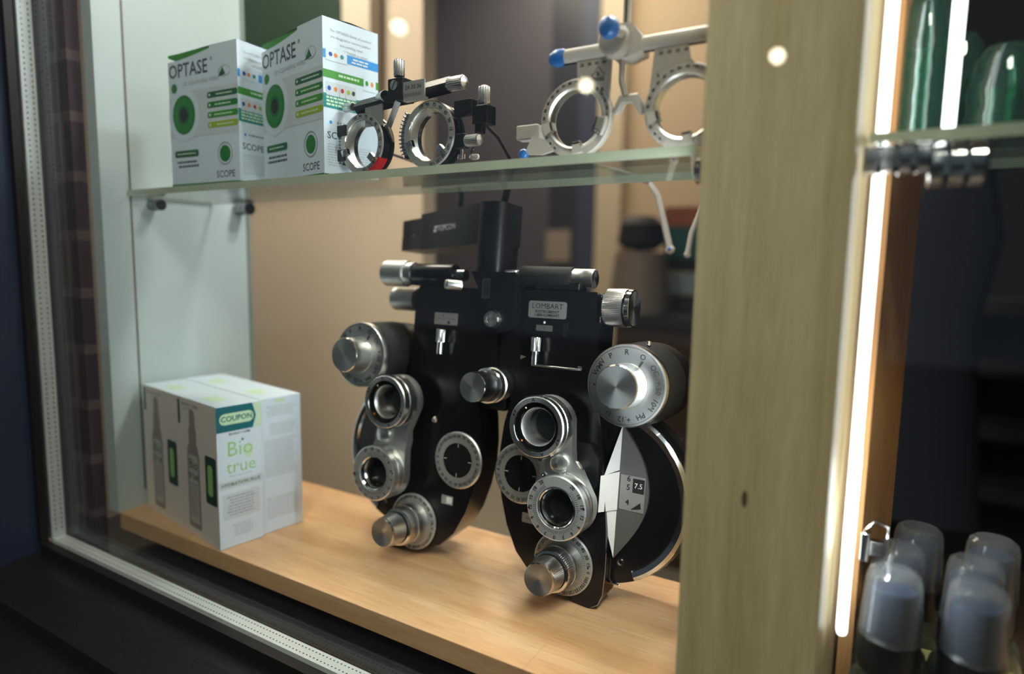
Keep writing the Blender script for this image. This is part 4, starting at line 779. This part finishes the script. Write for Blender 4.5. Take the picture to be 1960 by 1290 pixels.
# ================================================================== RIGHT BAY: spray bottles, green jars
def spray(T):
    t = thing('spray_bottle', '', 'spray bottle', T, 'clear capped spray bottles right of the post')
    lathe_part('bottle', [(1e-4, 0), (.0205, 0), (.0225, .003), (.0225, .034), (.0200, .044), (.0120, .051), (.0105, .056)], 'bottle_glass', I4, t, 40)
    lathe_part('liquid', [(1e-4, .002), (.0205, .003), (.0205, .028), (1e-4, .028)], 'bottle_glass', I4, t, 32)
    lathe_part('collar', [(.0135, .052), (.0165, .054), (.0172, .0580, .0003), (.0172, .0755, .0003), (.0150, .0775), (1e-4, .0778)], 'spray_black', I4, t, 60)
    lathe_part('pump_head', [(.0148, .0776), (.0146, .0800), (.0130, .1040), (.0122, .1065), (1e-4, .1070)], 'pump_navy', I4, t, 36)
    lathe_part('clear_cap', [(.0170, .0760), (.0166, .0800), (.0150, .1110), (.0138, .1155), (.0110, .1178), (1e-4, .1185)], 'cap_clear', I4, t, 48)
    return t
def bpos(px, py, ztop=.1468):
    p = W(px, py, 'Z', ztop); return M4.Translation((p.x, p.y, .0004))
labs = ['spray bottle nearest the light strip, front of its row', 'spray bottle second in the row beside the light strip', 'spray bottle at the back of the row beside the light strip',
        'spray bottle at the front of the right-hand row', 'spray bottle in the middle of the right-hand row', 'spray bottle at the back of the right-hand row']
pos = [(W(px, py, 'Z', .1185).x, yy) for px, py, yy in ((1713, 1080, .436), (1722, 1038, .479), (1761, 1008, .524), (1872, 1108, .440), (1868, 1066, .481), (1903, 1030, .527))]
b0 = None
for (x, y), lb in zip(pos, labs):
    T = M4.Translation((x, y, .0004))
    if b0 is None: b0 = spray(T); b0['label'] = lb
    else: loop_copy(b0, T, lb)
def jar(x, y, r, h, label):
    t = thing('glass_jar', label, 'jar', M4.Translation((x, y, SZ1 + .0003)), 'green glass jars on the second shelf')
    pr = [(1e-4, 0), (r * .9, 0), (r, .004)]; k = int(h / .008)
    for i in range(k): pr += [(r * (1.0 if i % 2 else .90), .006 + i * .008)]
    pr += [(r * .8, h * 1.0 + .01), (r * .5, h + .018), (1e-4, h + .020)]
    lathe_part('jar_body', pr, 'green_glass', I4, t, 40); lathe_part('contents', [(1e-4, .0045), (r * .75, .005), (r * .72, h * .8), (1e-4, h * .8)], 'green_glass', I4, t, 24)
jar(.013, .492, .0190, .075, 'tall green ribbed glass jar nearest the post on the second shelf')
jar(.055, .492, .0190, .040, 'short domed green ribbed glass jar at the picture\'s right edge')
jar(.035, .526, .0150, .060, 'green ribbed glass jar standing behind, in the gap between the two front jars')
q = W(1812, 228, 'Y', .448)
tag(MB().rrect(-.0030, 0, .0030, .5, .0029, 'led_white', fr((q.x + .001, .448, SZ1 + .001), (1, 0, 0), (0, 0, 1)), 0, .005).build('light_strip'), 'bluish white light strip standing above the second shelf between the green jars', 'light strip')

# ================================================================== SHOP BEHIND
Yp = 1.195
a, b = W(452, -60, 'Y', Yp), W(736, 340, 'Y', Yp)
pf = thing('framed_poster', 'green poster in a cream mount hanging on the beige partition', 'poster', M4.Translation((a.x, Yp, b.z)))
wdt, hgt = b.x - a.x, .62
MB().box((0, -.014, 0), (wdt, .003, hgt), 'brown_frame').build('frame', pf, smooth=False)
MB().box((.012, -.0155, .015), (wdt - .030, -.013, hgt - .015), 'cream').build('mount', pf, smooth=False)
g1 = W(663, 30, 'Y', Yp).x - a.x
MB().box((.012, -.017, .015), (g1, -.0150, hgt - .04), 'poster_green').build('green_print', pf, smooth=False)
# dark counter with blurred things on it
c0, c1 = W(1178, 610, 'Y', 2.3), W(1420, 610, 'Y', 2.3)
ct_ = thing('shop_counter', 'dark brown counter in the shop behind the right side of the phoropter', 'counter', M4.Translation((c0.x, 2.3, -.85)))
hC = W(1260, 606, 'Y', 2.3).z + .85
MB().box((0, 0, 0), (c1.x - c0.x + .4, .6, hC - .04), 'dark_counter').build('counter_body', ct_, smooth=False); MB().box((-.02, -.03, hC - .04), (c1.x - c0.x + .42, .62, hC), 'very_dark').build('counter_top', ct_, smooth=False)
zC = hC - .85
def onC(px, Y=2.45): return V((W(px, 500, 'Y', Y).x, Y, zC + .0005))
o = onC(1226, 2.42); t = thing('desk_device', 'black topped grey device blurred on the counter', 'device', M4.Translation(o))
MB().lathe([(1e-4, 0), (.115, 0), (.12, .06), (.10, .24), (1e-4, .25)], 'grey_plastic', I4, 24).build('base', t)
MB().lathe([(1e-4, .25), (.06, .25), (.095, .28), (.085, .35), (.05, .38), (1e-4, .38)], 'very_dark', I4, 24).build('head', t)
z = 0
for i, (h_, m_, lb) in enumerate(((.07, 'dark_counter', 'dark book at the bottom of the pile on the counter'), (.10, 'yellow_book', 'yellow book in the pile on the counter'), (.05, 'very_dark', 'black book in the middle of the pile on the counter'), (.13, 'teal_book', 'thick teal book in the pile on the counter'), (.08, 'red_book', 'reddish book topping the pile on the counter'))):
    o = onC(1336, 2.69); t = MB().box((-.12, -.12, 0), (.14, .12, h_ - .002), m_).box((-.115, -.1205, .006), (.135, -.115, h_ - .008), 'paper' if i in (1,) else m_).build('book', smooth=False, T=M4.Translation((o.x, o.y + .01 * (i % 2), zC + .001 + z)) @ M4.Rotation(R_((i * 7) % 11 - 5), 4, 'Z')); tag(t, lb, 'book', 'books piled on the counter'); z += h_
# dark fittings seen right of the post
c = W(1830, 600, 'Y', 2.6)
du = thing('display_unit', 'dark shelving unit in the dim shop right of the post', 'shelving', M4.Translation((c.x - .25, 2.7, -.85)))
MB().box((0, .3, 0), (1.6, .34, 1.9), 'very_dark').build('back_panel', du, smooth=False)
for k in range(4): MB().box((.02, 0, .35 + k * .22), (1.6, .3, .40 + k * .22), 'charcoal').build('shelf_board', du, smooth=False)
c = W(1790, 700, 'Y', 2.2)
cpts = [(-.10, 0), (.10, 0), (.13, .35), (.10, .62), (.15, .80), (.08, 1.0), (-.06, 1.02), (-.14, .8), (-.12, .4)]
ct = MB().lathe([(1e-4, 0), (.15, 0), (.12, .35), (.10, .6), (.14, .85), (.10, 1.05), (.04, 1.10), (1e-4, 1.1)], 'navy_cloth', M4.Diagonal((1, .6, 1, 1)), 24).build('hanging_coat', T=M4.Translation((c.x, 2.25, -.45)))
tag(ct, 'dark navy coat hanging in the dim shop right of the post', 'coat')
S('wall_dark', MB().box((-.20, 3.4, -.85), (4.5, 3.45, 3.2), 'very_dark'))

# ================================================================== STREET SIDE: lamps that show in the window glass
def glass_lamp(px, py, Yv, r, label):
    p = W(px, py, 'Y', Yv); q = V((p.x, 2 * .3345 - p.y, p.z))
    t = thing('street_lamp', label, 'lamp', M4.Translation(q), 'street lamps reflected in the glass')
    MB().ball((0, 0, 0), r, 'lamp_globe', 12).build('globe', t); MB().lathe([(r * .5, r * .8), (r * .6, r * 1.1), (.02, r * 1.3), (.02, 1.2)], 'gasket', I4, 16).build('stem', t)
glass_lamp(760, 50, 3.4, .040, 'round lamp whose glow shows beside the carton')
glass_lamp(1119, 162, 3.4, .034, 'round lamp whose glow shows on the white trial frame')
glass_lamp(1487, 105, 3.4, .032, 'round lamp whose glow shows on the wooden post')
